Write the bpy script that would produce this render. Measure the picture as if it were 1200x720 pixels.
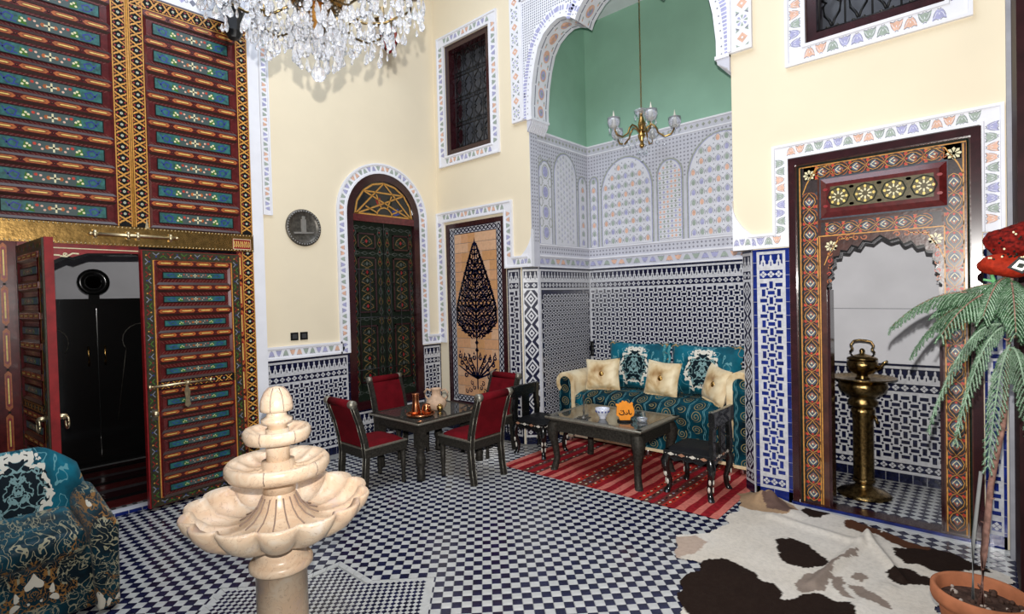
import bpy, bmesh, math, random
from mathutils import Vector, Matrix, Euler, noise
from math import pi, sin, cos, sqrt, atan2, radians, hypot
random.seed(7)
for _o in list(bpy.data.objects): bpy.data.objects.remove(_o)
S = bpy.context.scene
COL = S.collection

# ---------------- camera, world, lights, exposure ----------------
H = 1.8
cam_d = bpy.data.cameras.new('camera'); cam = bpy.data.objects.new('camera', cam_d); COL.objects.link(cam)
r_ = Vector((0.74317299, 0.66862249, -0.02525594)); u_ = Vector((0.00725236, 0.02969445, 0.99953271)); f_ = Vector((-0.66906002, 0.74300888, -0.01721902))
M = Matrix(((r_.x, u_.x, -f_.x, 0), (r_.y, u_.y, -f_.y, 0), (r_.z, u_.z, -f_.z, H), (0, 0, 0, 1)))
cam.matrix_world = M
cam_d.sensor_width = 36; cam_d.lens = 619.32 / 1200 * 36; cam_d.clip_start = .02
S.camera = cam
W = bpy.data.worlds.new('open_patio_sky'); S.world = W; W.use_nodes = True
wn = W.node_tree.nodes['Background']; wn.inputs[0].default_value = (.80, .88, 1, 1); wn.inputs[1].default_value = .10
def lamp(name, kind, loc, power, color=(1, 1, 1), size=.05, rot=None):
    d = bpy.data.lights.new(name, kind); d.energy = power; d.color = color
    if kind == 'AREA': d.size = size
    else: d.shadow_soft_size = size
    o = bpy.data.objects.new(name, d); COL.objects.link(o); o.location = loc
    if rot: o.rotation_euler = rot
    return o
fl_ = lamp('camera_flash', 'SPOT', (0.0, 0.0, H + .17), 640, (1, .97, .93), .014)
fl_.data.spot_size = radians(146); fl_.data.spot_blend = 1.0
fl_.rotation_euler = Vector((f_.x + .10, f_.y + .07, .30)).to_track_quat('-Z', 'Y').to_euler()
sky_l = lamp('skylight', 'AREA', (-2.6, 1.8, 6.9), 170, (.80, .88, 1), 4.0)
S.view_settings.view_transform = 'Standard'; S.view_settings.look = 'None'
S.view_settings.exposure = .55; S.view_settings.gamma = 1; S.view_settings.use_curve_mapping = False

# ---------------- node materials ----------------
class X:
    """a shader-graph scalar with python operators"""
    def __init__(s, nt, v): s.nt = nt; s.v = v
    def op(s, k, *o):
        n = s.nt.nodes.new('ShaderNodeMath'); n.operation = k
        for i, a in enumerate((s,) + o):
            if isinstance(a, X): a = a.v
            if isinstance(a, (int, float)): n.inputs[i].default_value = a
            else: s.nt.links.new(a, n.inputs[i])
        return X(s.nt, n.outputs[0])
    def __add__(s, o): return s.op('ADD', o)
    def __sub__(s, o): return s.op('SUBTRACT', o)
    def __mul__(s, o): return s.op('MULTIPLY', o)
    def __truediv__(s, o): return s.op('DIVIDE', o)
    def fr(s): return s.op('FRACT')
    def fl(s): return s.op('FLOOR')
    def ab(s): return s.op('ABSOLUTE')
    def sn(s): return s.op('SINE')
    def lt(s, o): return s.op('LESS_THAN', o)
    def gt(s, o): return s.op('GREATER_THAN', o)
    def mx(s, o): return s.op('MAXIMUM', o)
    def mn(s, o): return s.op('MINIMUM', o)
def newmat(name):
    m = bpy.data.materials.new(name); m.use_nodes = True; nt = m.node_tree
    return m, nt, nt.nodes['Principled BSDF']
def coords(nt, kind='Object'):
    t = nt.nodes.new('ShaderNodeTexCoord'); sp = nt.nodes.new('ShaderNodeSeparateXYZ')
    nt.links.new(t.outputs[kind], sp.inputs[0])
    return [X(nt, sp.outputs[i]) for i in range(3)], t.outputs[kind]
def comb(nt, x, y, z=0.0):
    n = nt.nodes.new('ShaderNodeCombineXYZ')
    for i, a in enumerate((x, y, z)):
        if isinstance(a, X): nt.links.new(a.v, n.inputs[i])
        else: n.inputs[i].default_value = a
    return n.outputs[0]
def nz(nt, vec, scale, detail=3, dist=0.0):
    n = nt.nodes.new('ShaderNodeTexNoise'); n.inputs['Scale'].default_value = scale; n.inputs['Detail'].default_value = detail
    n.inputs['Distortion'].default_value = dist
    if vec is not None: nt.links.new(vec, n.inputs['Vector'])
    return X(nt, n.outputs[0])
def mixc(nt, f, a, b):
    n = nt.nodes.new('ShaderNodeMix'); n.data_type = 'RGBA'
    nt.links.new(f.v, n.inputs[0])
    for i, c in ((6, a), (7, b)):
        if isinstance(c, (tuple, list)): n.inputs[i].default_value = (*c, 1)
        else: nt.links.new(c, n.inputs[i])
    return n.outputs[2]
def bump(nt, b, h, strength=.3, dist=.01):
    n = nt.nodes.new('ShaderNodeBump'); n.inputs['Strength'].default_value = strength; n.inputs['Distance'].default_value = dist
    nt.links.new(h.v, n.inputs['Height']); nt.links.new(n.outputs[0], b.inputs['Normal'])
def ramp(nt, f, stops):
    n = nt.nodes.new('ShaderNodeValToRGB'); nt.links.new(f.v, n.inputs[0]); e = n.color_ramp.elements
    while len(e) < len(stops): e.new(.5)
    for q, (p, c) in zip(e, stops): q.position = p; q.color = (*c, 1)
    return n.outputs[0]
MATS = {}
def pm(name, col, rough=.5, metal=0, var=.12, vs=9, bs=0, bstr=.3, coat=0, sheen=0, spec=.5, obj_rand=False):
    if name in MATS: return MATS[name]
    m, nt, b = newmat(name)
    _, vec = coords(nt)
    n = nz(nt, vec, vs, 4)
    lo = tuple(max(0, c * (1 - var)) for c in col); hi = tuple(min(1, c * (1 + var)) for c in col)
    c = ramp(nt, n, [(.3, lo), (.7, hi)])
    if obj_rand:
        oi = nt.nodes.new('ShaderNodeObjectInfo'); k = X(nt, oi.outputs['Random'])
        c = mixc(nt, k * .35, c, tuple(x * .72 for x in col))
    nt.links.new(c, b.inputs['Base Color'])
    b.inputs['Roughness'].default_value = rough; b.inputs['Metallic'].default_value = metal
    b.inputs['Specular IOR Level'].default_value = spec if rough < .5 else min(spec, .12)
    if coat: b.inputs['Coat Weight'].default_value = coat; b.inputs['Coat Roughness'].default_value = .08
    if sheen: b.inputs['Sheen Weight'].default_value = sheen; b.inputs['Sheen Roughness'].default_value = .4
    if bs: bump(nt, b, nz(nt, vec, bs, 4), bstr, .004)
    MATS[name] = m; return m

cream = pm('cream_plaster', (.84, .735, .545), .75, var=.025, vs=2, bs=60, bstr=.05)
white = pm('white_stucco', (.82, .82, .86), .6, var=.04, vs=6, bs=90, bstr=.08)
stuc_l = pm('bluish_shaded_stucco', (.58, .58, .64), .65, var=.06, vs=12, bs=90, bstr=.1)  # white niche stucco with its bluish shading put into the base colour
green = pm('sage_green_plaster', (.29, .49, .37), .7, var=.06, vs=3, bs=60, bstr=.05)
lilac = pm('lilac_paint', (.40, .40, .60), .6, var=.15, vs=30)
sage = pm('sage_paint', (.36, .42, .36), .6, var=.15, vs=30)
peach = pm('peach_paint', (.74, .46, .34), .6, var=.15, vs=30)
slate = pm('slate_outline', (.22, .23, .28), .6, var=.2, vs=30)
zw = pm('white_zellij', (.56, .56, .58), .3, var=.14, vs=35, spec=.5)
zb = pm('cobalt_zellij', (.005, .007, .032), .18, var=.5, vs=30, spec=.5)
zbb = pm('bright_cobalt_zellij', (.008, .020, .16), .16, var=.45, vs=14, spec=.6)
grout = pm('grout', (.30, .30, .29), .8, var=.2, vs=40)
ft_w = pm('ivory_floor_tile', (.57, .57, .55), .22, var=.16, vs=14, obj_rand=True)
ft_b = pm('navy_floor_tile', (.010, .012, .045), .18, var=.6, vs=10, obj_rand=True)
maroon = pm('maroon_lacquer', (.10, .012, .012), .22, var=.3, vs=20, coat=.25)
dmar = pm('dark_maroon_lacquer', (.030, .006, .008), .22, var=.3, vs=14, coat=.3)
redl = pm('red_lacquer', (.26, .012, .014), .35, var=.25, vs=16, bs=40, bstr=.1)
orange = pm('orange_paint', (.42, .105, .02), .4, var=.35, vs=40)
goldp = pm('gold_paint', (.60, .28, .05), .4, var=.25, vs=50)
yell = pm('yellow_paint', (.85, .62, .16), .4, var=.2, vs=50)
greenp = pm('dark_green_paint', (.010, .016, .010), .5, var=.4, vs=50)
tealp = pm('teal_paint', (.02, .11, .10), .4, var=.5, vs=30)
slp = pm('slate_blue_paint', (.03, .038, .055), .45, var=.4, vs=50)
bluep = pm('blue_paint', (.02, .04, .24), .4, var=.3, vs=50)
redp = pm('vermilion_paint', (.5, .04, .02), .4, var=.3, vs=50)
creamp = pm('cream_paint', (.75, .68, .42), .4, var=.15, vs=50)
brass = pm('aged_brass', (.42, .25, .08), .27, 1, var=.3, vs=18, bs=45, bstr=.25)
dbrass = pm('dark_engraved_brass', (.27, .18, .07), .16, 1, var=.6, vs=40, bs=120, bstr=.6)
ltbrass = pm('pale_worn_brass', (.70, .58, .36), .35, 1, var=.2, vs=30)
steel = pm('steel', (.5, .5, .5), .3, 1)
iron = pm('black_iron', (.012, .012, .013), .45, .3)
glassd = pm('dark_window_glass', (.012, .013, .016), .12, 0)
black = pm('black_lacquer', (.006, .006, .006), .18, coat=.4)
leather = pm('black_leather', (.007, .007, .008), .5, bs=120, bstr=.4)
copper = pm('copper', (.62, .24, .11), .2, 1, var=.2, vs=20)
terra = pm('terracotta', (.42, .15, .07), .75, var=.2, vs=12, bs=30, bstr=.2)
soil = pm('dry_soil', (.07, .04, .03), .95, var=.5, vs=30, bs=60, bstr=1)
clad = pm('hammered_metal_cladding', (.040, .036, .030), .5, .4, var=.5, vs=55, bs=110, bstr=.8)
cladl = pm('worn_metal_edge', (.28, .26, .21), .4, .7, var=.3, vs=60, bs=110, bstr=.5)
velvet = pm('dark_red_velvet', (.12, .003, .007), .9, var=.25, vs=8)
pearl = pm('mother_of_pearl', (.60, .56, .48), .2, var=.3, vs=60)
clay = pm('pale_clay', (.55, .38, .26), .6, var=.2, vs=20)
porc = pm('blue_white_porcelain', (.62, .64, .72), .2, var=.15, vs=60)
org = pm('orange_enamel', (.85, .28, .015), .35, var=.12, vs=20)
blk = pm('black_paint', (.008, .008, .008), .5)
plaster = pm('grey_white_plaster', (.78, .78, .82), .7, var=.06, vs=3)
needle = pm('pine_needles', (.055, .14, .060), .7, var=.4, vs=14)
needle2 = pm('frosty_pine_needles', (.27, .37, .27), .7, var=.3, vs=14)
bark = pm('pinkish_bark', (.26, .14, .11), .85, var=.4, vs=40, bs=60, bstr=.6)
clothred = pm('red_embroidered_cloth', (.11, .005, .003), .8, var=.8, vs=60, bs=90, bstr=.7)
pewter = pm('dark_pewter', (.12, .11, .095), .4, .8, var=.4, vs=30, bs=80, bstr=.6)
cord = pm('teal_cord', (.08, .30, .34), .7, var=.6, vs=90)

def mat_glass():
    m, nt, b = newmat('cut_crystal'); b.inputs['Base Color'].default_value = (.93, .95, 1, 1)
    b.inputs['Transmission Weight'].default_value = .82; b.inputs['Roughness'].default_value = .06; b.inputs['IOR'].default_value = 1.5
    b.inputs['Coat Weight'].default_value = .5
    return m
crystal = mat_glass()
def mat_tableglass():
    m, nt, b = newmat('table_glass'); b.inputs['Base Color'].default_value = (.05, .05, .045, 1)
    b.inputs['Roughness'].default_value = .04; b.inputs['Specular IOR Level'].default_value = 1.0
    return m
tglass = mat_tableglass()
def mat_mirror():
    m, nt, b = newmat('smoked_mirror'); b.inputs['Base Color'].default_value = (.05, .05, .055, 1); b.inputs['Metallic'].default_value = 1
    b.inputs['Roughness'].default_value = .08
    return m
mirror = mat_mirror()
def mat_marble():
    m, nt, b = newmat('pink_cream_marble'); (x, y, z), vec = coords(nt)
    n = nz(nt, vec, 3.2, 6, .8); n2 = nz(nt, vec, 14, 6, 1.5)
    c = ramp(nt, n * .7 + n2 * .3, [(.32, (.50, .38, .36)), (.44, (.68, .48, .32)), (.56, (.74, .58, .42)), (.70, (.76, .68, .60))])
    v = (n2 - .5).ab().lt(.008)
    nt.links.new(mixc(nt, v * .5, c, (.35, .22, .16)), b.inputs['Base Color']); b.inputs['Roughness'].default_value = .32
    bump(nt, b, nz(nt, vec, 60, 4), .12, .003)
    return m
marble = mat_marble()
def mat_gold():
    m, nt, b = newmat('gold_crushed_velvet'); _, vec = coords(nt)
    n = nz(nt, vec, 5, 3, .6)
    nt.links.new(ramp(nt, n, [(.28, (.34, .17, .05)), (.42, (.66, .48, .25)), (.62, (.90, .76, .50))]), b.inputs['Base Color'])  # palest tones paint the velvet's sheen into the colour
    b.inputs['Roughness'].default_value = .5; b.inputs['Sheen Weight'].default_value = .2
    bump(nt, b, nz(nt, vec, 22, 3), .4, .01)
    return m
goldv = mat_gold()
TEAL = (.001, .050, .075); TEALB = (.002, .15, .22); TEALD = (.0005, .008, .014)
def mat_spiral():
    m, nt, b = newmat('teal_fabric_gold_spirals'); (x, y, z), vec = coords(nt)
    v = z - y; cw, ch = .165, .155
    u = x / cw; colm = u.fl(); par = (colm * .5).fr() * 2.0
    w = v / ch + par * .5
    cu = u.fr() - .5; cv = w.fr() - .5
    r = (cu * cu + cv * cv).op('SQRT'); th = cv.op('ARCTAN2', cu) / (2 * pi)
    sp = (r * 6.5 + th).fr(); spiral = sp.lt(.26) * r.lt(.36) * r.gt(.03)
    wave = (cu.ab() - .46 + (w * (2 * pi)).op('COSINE') * .05).ab().lt(.015)
    n = nz(nt, vec, 5, 4)
    base = ramp(nt, n, [(.35, TEALD), (.6, TEAL), (.75, TEALB)])
    c = mixc(nt, spiral, base, (.26, .21, .09)); c = mixc(nt, wave, c, (.12, .30, .33))
    nt.links.new(c, b.inputs['Base Color']); b.inputs['Roughness'].default_value = .6; b.inputs['Specular IOR Level'].default_value = .1
    return m
spiralf = mat_spiral()
def mat_damask(name, ax, scale, cy, k=1.0):
    """teal damask with a mirrored white medallion; ax picks the two object axes"""
    m, nt, b = newmat(name); q, vec = coords(nt)
    u = q[ax[0]].ab() / scale; v = (q[ax[1]] - cy) / scale
    sv = comb(nt, u, v, .3)
    n = nz(nt, sv, 4.5 * k, 2, .9); n2 = nz(nt, sv, 10 * k, 2, .5); n3 = nz(nt, sv, 2.4, 2)
    lines = (n - .5).ab().lt(.018); fine = (n2 - .5).ab().lt(.035)
    r = (u * u * 1.15 + v * v).op('SQRT') + (n2 - .5) * .35
    ring = r.gt(.30) * r.lt(.365) * (n3 - .43).gt(0.0)
    inside = r.lt(.30)
    base = ramp(nt, nz(nt, vec, 6, 4), [(.35, TEAL), (.7, TEALB)])
    c = mixc(nt, lines, base, (.12, .32, .36))
    c = mixc(nt, lines * r.gt(.62), c, (.38, .25, .10))
    c = mixc(nt, inside, c, TEALD); c = mixc(nt, inside * fine, c, (.22, .36, .36))
    c = mixc(nt, ring, c, (.72, .68, .58))
    nt.links.new(c, b.inputs['Base Color']); b.inputs['Roughness'].default_value = .6; b.inputs['Specular IOR Level'].default_value = .15; b.inputs['Sheen Weight'].default_value = .08
    return m
damask_c = mat_damask('teal_damask_cushion', (0, 2), .62, .27)
damask_a = mat_damask('teal_damask_armchair', (1, 2), .62, .64)
def mat_scroll():
    m, nt, b = newmat('teal_velvet_gold_scrolls'); (x, y, z), vec = coords(nt)
    sv = comb(nt, y.ab(), z, x * .3)
    n = nz(nt, sv, 15, 1.2, 1.0); n4 = nz(nt, sv, 26, 1, .8); n2 = nz(nt, sv, 5, 2, .6)
    l1 = ((n - .5).ab().lt(.022) + (n4 - .5).ab().lt(.02) * (n2 - .47).gt(0.0)).mn(1.0); p = (n2 - .60).gt(0.0)
    c = ramp(nt, nz(nt, vec, 4, 4), [(.35, TEALD), (.55, TEAL), (.72, TEALB)])  # brightest teal stands in for highlights on the velvet
    c = mixc(nt, l1, c, (.34, .31, .20)); c = mixc(nt, l1 * (n2 - .55).gt(0.0), c, (.30, .14, .035))
    c = mixc(nt, p * (n - .42).gt(0.0) * (n2 - .69).gt(0.0), c, (.75, .68, .55))
    nt.links.new(c, b.inputs['Base Color']); b.inputs['Roughness'].default_value = .42; b.inputs['Sheen Weight'].default_value = .08
    b.inputs['Specular IOR Level'].default_value = .18; bump(nt, b, n, .3, .006)
    return m
scrollf = mat_scroll()
def mat_attr(name, rough=.8, bs=140):
    m, nt, b = newmat(name); a = nt.nodes.new('ShaderNodeAttribute'); a.attribute_name = 'tint'
    _, vec = coords(nt); n = nz(nt, vec, 40, 4)
    nt.links.new(mixc(nt, (n - .42) * .5, a.outputs['Color'], (.05, .035, .025)), b.inputs['Base Color']); b.inputs['Roughness'].default_value = rough
    bump(nt, b, nz(nt, vec, bs, 4), .6, .004); b.inputs['Specular IOR Level'].default_value = .08
    return m
hidem = mat_attr('cow_hair')

# ---------------- mesh helpers ----------------
def fr(o, U, V, N):
    o, U, V, N = map(Vector, (o, U, V, N))
    return lambda u, v, n=0.0: o + U * u + V * v + N * n
IDF = lambda u, v, n=0.0: Vector((u, v, n))
class MB:
    def __init__(s): s.v = []; s.f = []; s.m = []; s.mats = []; s.sm = []
    def mi(s, m):
        if m not in s.mats: s.mats.append(m)
        return s.mats.index(m)
    def add(s, vs, fs, mat, sm=False, M=None):
        b = len(s.v)
        s.v += [tuple(M @ Vector(p)) if M is not None else tuple(p) for p in vs]
        k = s.mi(mat)
        for f in fs: s.f.append([b + i for i in f]); s.m.append(k); s.sm.append(sm)
        return s
    def box(s, a, b, mat, M=None, F=None):
        (x0, y0, z0), (x1, y1, z1) = a, b
        vs = [(x0, y0, z0), (x1, y0, z0), (x1, y1, z0), (x0, y1, z0), (x0, y0, z1), (x1, y0, z1), (x1, y1, z1), (x0, y1, z1)]
        if F: vs = [F(*p) for p in vs]
        return s.add(vs, [(0, 3, 2, 1), (4, 5, 6, 7), (0, 1, 5, 4), (1, 2, 6, 5), (2, 3, 7, 6), (3, 0, 4, 7)], mat, M=M)
    def prism(s, poly, n0, n1, mat, F=IDF, M=None, back=True, sm=False):
        k = len(poly)
        vs = [F(u, v, n0) for u, v in poly] + [F(u, v, n1) for u, v in poly]
        fs = [tuple(range(k, 2 * k))] + [(i, (i + 1) % k, k + (i + 1) % k, k + i) for i in range(k)]
        if back: fs.append(tuple(reversed(range(k))))
        return s.add(vs, fs, mat, M=M, sm=sm)
    def flat(s, poly, n, mat, F=IDF): return s.add([F(u, v, n) for u, v in poly], [tuple(range(len(poly)))], mat)
    def lathe(s, prof, mat, seg=24, c=(0, 0, 0), sm=True, M=None, lob=None, caps=True):
        vs = []
        for i, (r, z) in enumerate(prof):
            for j in range(seg):
                a = 2 * pi * j / seg; rr, zz = (lob(r, z, a, i) if lob else (r, z))
                vs.append((c[0] + rr * cos(a), c[1] + rr * sin(a), c[2] + zz))
        fs = [(i * seg + j, i * seg + (j + 1) % seg, (i + 1) * seg + (j + 1) % seg, (i + 1) * seg + j) for i in range(len(prof) - 1) for j in range(seg)]
        if caps:
            if prof[0][0] > 1e-4: fs.append(tuple(reversed(range(seg))))
            if prof[-1][0] > 1e-4: fs.append(tuple(range((len(prof) - 1) * seg, len(prof) * seg)))
        return s.add(vs, fs, mat, sm, M)
    def tube(s, pts, r, mat, seg=6, sm=True, M=None):
        pts = [Vector(p) for p in pts]; n = len(pts); vs = []
        up = Vector((0, 0, 1))
        for i, p in enumerate(pts):
            d = (pts[min(i + 1, n - 1)] - pts[max(i - 1, 0)]).normalized()
            a = d.cross(up)
            if a.length < .05: a = d.cross(Vector((1, 0, 0)))
            a.normalize(); b = a.cross(d); rr = r[i] if isinstance(r, (list, tuple)) else r
            for j in range(seg):
                t = 2 * pi * j / seg; vs.append(p + a * (rr * cos(t)) + b * (rr * sin(t)))
        fs = [(i * seg + j, i * seg + (j + 1) % seg, (i + 1) * seg + (j + 1) % seg, (i + 1) * seg + j) for i in range(n - 1) for j in range(seg)]
        fs += [tuple(reversed(range(seg))), tuple(range((n - 1) * seg, n * seg))]
        return s.add(vs, fs, mat, sm, M)
    def sph(s, c, r, mat, seg=12, rings=8, M=None):
        rx, ry, rz = r if isinstance(r, (tuple, list)) else (r, r, r)
        prof = [(sin(pi * i / rings), -cos(pi * i / rings)) for i in range(rings + 1)]
        vs = [(c[0] + rx * a * cos(2 * pi * j / seg), c[1] + ry * a * sin(2 * pi * j / seg), c[2] + rz * z) for a, z in prof for j in range(seg)]
        fs = [(i * seg + j, i * seg + (j + 1) % seg, (i + 1) * seg + (j + 1) % seg, (i + 1) * seg + j) for i in range(rings) for j in range(seg)]
        return s.add(vs, fs, mat, True, M)
    def stroke(s, pts, w, n, mat, F=IDF, taper=True):
        k = len(pts)
        if k < 2: return s
        vs = []
        for i, (u, v) in enumerate(pts):
            a = pts[max(0, i - 1)]; b = pts[min(k - 1, i + 1)]
            dx, dy = b[0] - a[0], b[1] - a[1]; l = hypot(dx, dy) or 1
            t = i / (k - 1); ww = w * (.35 + .65 * sin(pi * min(1, max(0, .15 + t * .7)))) if taper else w
            vs += [F(u - dy / l * ww / 2, v + dx / l * ww / 2, n), F(u + dy / l * ww / 2, v - dx / l * ww / 2, n)]
        return s.add(vs, [(2 * i, 2 * i + 1, 2 * i + 3, 2 * i + 2) for i in range(k - 1)], mat)
    def build(s, name, parent=None, kind=None, label=None, loc=None, bevel=0, merge=False, fixn=False):
        me = bpy.data.meshes.new(name); me.from_pydata([tuple(p) for p in s.v], [], s.f)
        for m in s.mats: me.materials.append(m)
        me.polygons.foreach_set('material_index', s.m); me.polygons.foreach_set('use_smooth', s.sm)
        if merge or fixn:
            bm = bmesh.new(); bm.from_mesh(me)
            if merge: bmesh.ops.remove_doubles(bm, verts=bm.verts, dist=1e-5)
            bmesh.ops.recalc_face_normals(bm, faces=bm.faces); bm.to_mesh(me); bm.free()
        me.update()
        o = bpy.data.objects.new(name, me); COL.objects.link(o)
        if parent: o.parent = parent
        if kind: o['kind'] = kind
        if label: o['label'] = label
        if loc: o.location = loc
        if bevel:
            b = o.modifiers.new('bevel', 'BEVEL'); b.width = bevel; b.segments = 2; b.limit_method = 'ANGLE'
        return o
def mesh_obj(name, me, parent=None, loc=(0, 0, 0), rz=0, sc=None, rot=None):
    o = bpy.data.objects.new(name, me); COL.objects.link(o); o.parent = parent; o.location = loc
    o.rotation_euler = rot if rot else (0, 0, rz)
    if sc: o.scale = sc
    return o
def thing(name, label, cat, loc=(0, 0, 0), rz=0, group=None):
    o = bpy.data.objects.new(name, None); COL.objects.link(o); o.empty_display_size = .1
    o.location = loc; o.rotation_euler = (0, 0, rz); o['label'] = label; o['category'] = cat
    if group: o['group'] = group
    return o
def tag(o, label, cat, group=None):
    o['label'] = label; o['category'] = cat
    if group: o['group'] = group
    return o
def dup(root, loc, rz, label=None):
    r = root.copy(); COL.objects.link(r); r.location = loc; r.rotation_euler = (0, 0, rz)
    if label: r['label'] = label
    for ch in list(root.children):
        c = ch.copy(); COL.objects.link(c); c.parent = r
        for g in list(ch.children):
            d = g.copy(); COL.objects.link(d); d.parent = c
    return r
def rect(u0, u1, v0, v1): return [(u0, v0), (u1, v0), (u1, v1), (u0, v1)]
def walled(name, F, u0, u1, v0, v1, holes, t, mat, parent=None, kind='structure'):
    us = sorted({u0, u1, *[min(max(h[i], u0), u1) for h in holes for i in (0, 1)]}); vs = sorted({v0, v1, *[min(max(h[i], v0), v1) for h in holes for i in (2, 3)]})
    mb = MB()
    for a, b in zip(us, us[1:]):
        for c, d in zip(vs, vs[1:]):
            mu, mv = (a + b) / 2, (c + d) / 2
            if any(h[0] < mu < h[1] and h[2] < mv < h[3] for h in holes): continue
            mb.box((a, c, -t), (b, d, 0), mat, F=F)
    return mb.build(name, parent, kind)
def arc(cx, cy, r, a0, a1, n=12, ry=None):
    ry = ry or r
    return [(cx + r * cos(a0 + (a1 - a0) * i / n), cy + ry * sin(a0 + (a1 - a0) * i / n)) for i in range(n + 1)]
def spiral(cx, cy, r, a, d=1, turns=1.1, n=10):
    return [(cx + r * (1 - .8 * i / n) * cos(a + d * 2 * pi * turns * i / n), cy + r * (1 - .8 * i / n) * sin(a + d * 2 * pi * turns * i / n)) for i in range(n + 1)]
class Path:
    def __init__(s, pts):
        s.p = pts; s.l = [0]
        for a, b in zip(pts, pts[1:]): s.l.append(s.l[-1] + hypot(b[0] - a[0], b[1] - a[1]))
        s.L = s.l[-1]
    def __call__(s, t, off):
        t = min(max(t, 0), s.L); i = 0
        while i < len(s.l) - 2 and s.l[i + 1] < t: i += 1
        a, b = s.p[i], s.p[i + 1]; L = (s.l[i + 1] - s.l[i]) or 1e-9; k = (t - s.l[i]) / L
        dx, dy = (b[0] - a[0]) / L, (b[1] - a[1]) / L
        return (a[0] + dx * k * L - dy * off, a[1] + dy * k * L + dx * off)

# frames of the walls: u horizontal, v = height, n towards the room
XL, XG, YR, NX0, NX1, NY = -5.77, -5.59, 4.88, -4.07, -1.62, 6.13
FR = fr((0, YR, 0), (1, 0, 0), (0, 0, 1), (0, -1, 0))
FL = fr((XL, 0, 0), (0, 1, 0), (0, 0, 1), (1, 0, 0))
FG = fr((XG, 0, 0), (0, 1, 0), (0, 0, 1), (1, 0, 0))
FNB = fr((0, NY, 0), (1, 0, 0), (0, 0, 1), (0, -1, 0))
FNS = fr((NX0, 0, 0), (0, 1, 0), (0, 0, 1), (1, 0, 0))
FA = fr((0, 6.0, 0), (1, 0, 0), (0, 0, 1), (0, -1, 0))
_q = sqrt(.5)
FCL = fr((-4.215, YR, 0), (_q, _q, 0), (0, 0, 1), (_q, -_q, 0))      # left chamfer of the niche
FCR = fr((-1.536, YR, 0), (-_q, _q, 0), (0, 0, 1), (-_q, -_q, 0))    # right chamfer
# ---------------- floor ----------------
fb = MB(); fb.box((-9.0, -3.2, -.12), (1.6, 6.4, 0), grout)
floor = fb.build('floor', kind='structure')
SC = (-2.67, 1.20); SR = .95; TS = .0598
def star(r): return [(SC[0] + rr * cos(pi / 8 * k), SC[1] + rr * sin(pi / 8 * k)) for k in range(16) for rr in ([r] if k % 2 == 0 else [r * .7654])]
def instar(x, y, r):
    dx, dy = abs(x - SC[0]), abs(y - SC[1]); h = r * _q
    return (dx < h and dy < h) or (dx + dy < r)
def inview(x, y, m=60, z=0):
    d = Vector((x, y, z)) - Vector((0, 0, H)); w = d.dot(f_)
    if w < .3: return None
    px = 600 + 619.32 * d.dot(r_) / w; py = 360 - 619.32 * d.dot(u_) / w
    if -m < px < 1200 + m and -m < py < 720 + m: return w
    return None
def tile_me(name, s, mat, h=.004):
    mb = MB(); g = s / 2 - .0011; c = g - .0012
    mb.add([(-g, -g, 0), (g, -g, 0), (g, g, 0), (-g, g, 0), (-c, -c, h), (c, -c, h), (c, c, h), (-c, c, h)], [(4, 5, 6, 7), (0, 1, 5, 4), (1, 2, 6, 5), (2, 3, 7, 6), (3, 0, 4, 7)], mat)
    return mb
cand = []
ox, oy = -2.206, 2.081
for i in range(-130, 131):
    for j in range(-130, 131):
        x = ox + (i * _q - j * _q) * TS; y = oy + (i * _q + j * _q) * TS
        if not (-5.60 < x < .32 and y < 5.98): continue
        if y > 4.80 and not ((-1.28 < x < .2 and y > 5.0) or (-4.1 < x < -1.7)): continue
        if x < -5.55 or instar(x, y, SR - .05): continue
        w = inview(x, y)
        if w: cand.append((w, x, y, (i + j) % 2))
cand.sort()
mw = tile_me('w', TS, ft_w); mbk = tile_me('b', TS, ft_b)
def to_me(mb, name):
    me = bpy.data.meshes.new(name); me.from_pydata(mb.v, [], mb.f)
    for m in mb.mats: me.materials.append(m)
    return me
me_w, me_b = to_me(mw, 'tile'), to_me(mbk, 'tile')
near = [c for c in cand if inview(c[1], c[2], -6) and not (c[1] < -3.55 and c[2] < .7)][:300]
ns = set(near)
for w, x, y, k in near: mesh_obj('tile', (me_w, me_b)[k], floor, (x, y, 0), pi / 4)
st = MB()
for c in cand:
    if c in ns: continue
    src = (mw, mbk)[c[3]]
    st.add([(c[1] + (a * _q - b * _q), c[2] + (a * _q + b * _q), h) for a, b, h in src.v], src.f, src.mats[0])
st.build('tile', floor, 'stuff')
# eight pointed star inlay round the fountain
sb = MB(); sb.prism(star(SR - .052), -.01, .0046, grout); sb.build('star_bed', floor)
ring = MB(); A, B = star(SR), star(SR - .058)
for k in range(16):
    a0, a1, b0, b1 = A[k], A[(k + 1) % 16], B[k], B[(k + 1) % 16]
    if k % 2 == 0:
        pass
    for q in range(4):
        t0, t1 = q / 4 + .004, (q + 1) / 4 - .004
        L = lambda p, r, t: (p[0] + (r[0] - p[0]) * t, p[1] + (r[1] - p[1]) * t)
        ring.prism([L(a0, a1, t0), L(a0, a1, t1), L(b0, b1, t1), L(b0, b1, t0)], 0, .0075, ft_w, back=False)
ring.build('star_border', floor)
s2 = MB(); TT = .0268; sm1, sm2 = tile_me('w', TT, ft_w, .003), tile_me('b', TT, ft_b, .003)
for i in range(-36, 37):
    for j in range(-36, 37):
        x, y = SC[0] + (i + .5) * TT, SC[1] + (j + .5) * TT
        if not instar(x, y, SR - .06) or not inview(x, y): continue
        src = (sm1, sm2)[(i + j) % 2]
        s2.add([(x + a, y + b, .0046 + h) for a, b, h in src.v], src.f, src.mats[0])
s2.build('small_tile', floor, 'stuff')
eb = MB()   # pale and blue edging along the back wall
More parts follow.
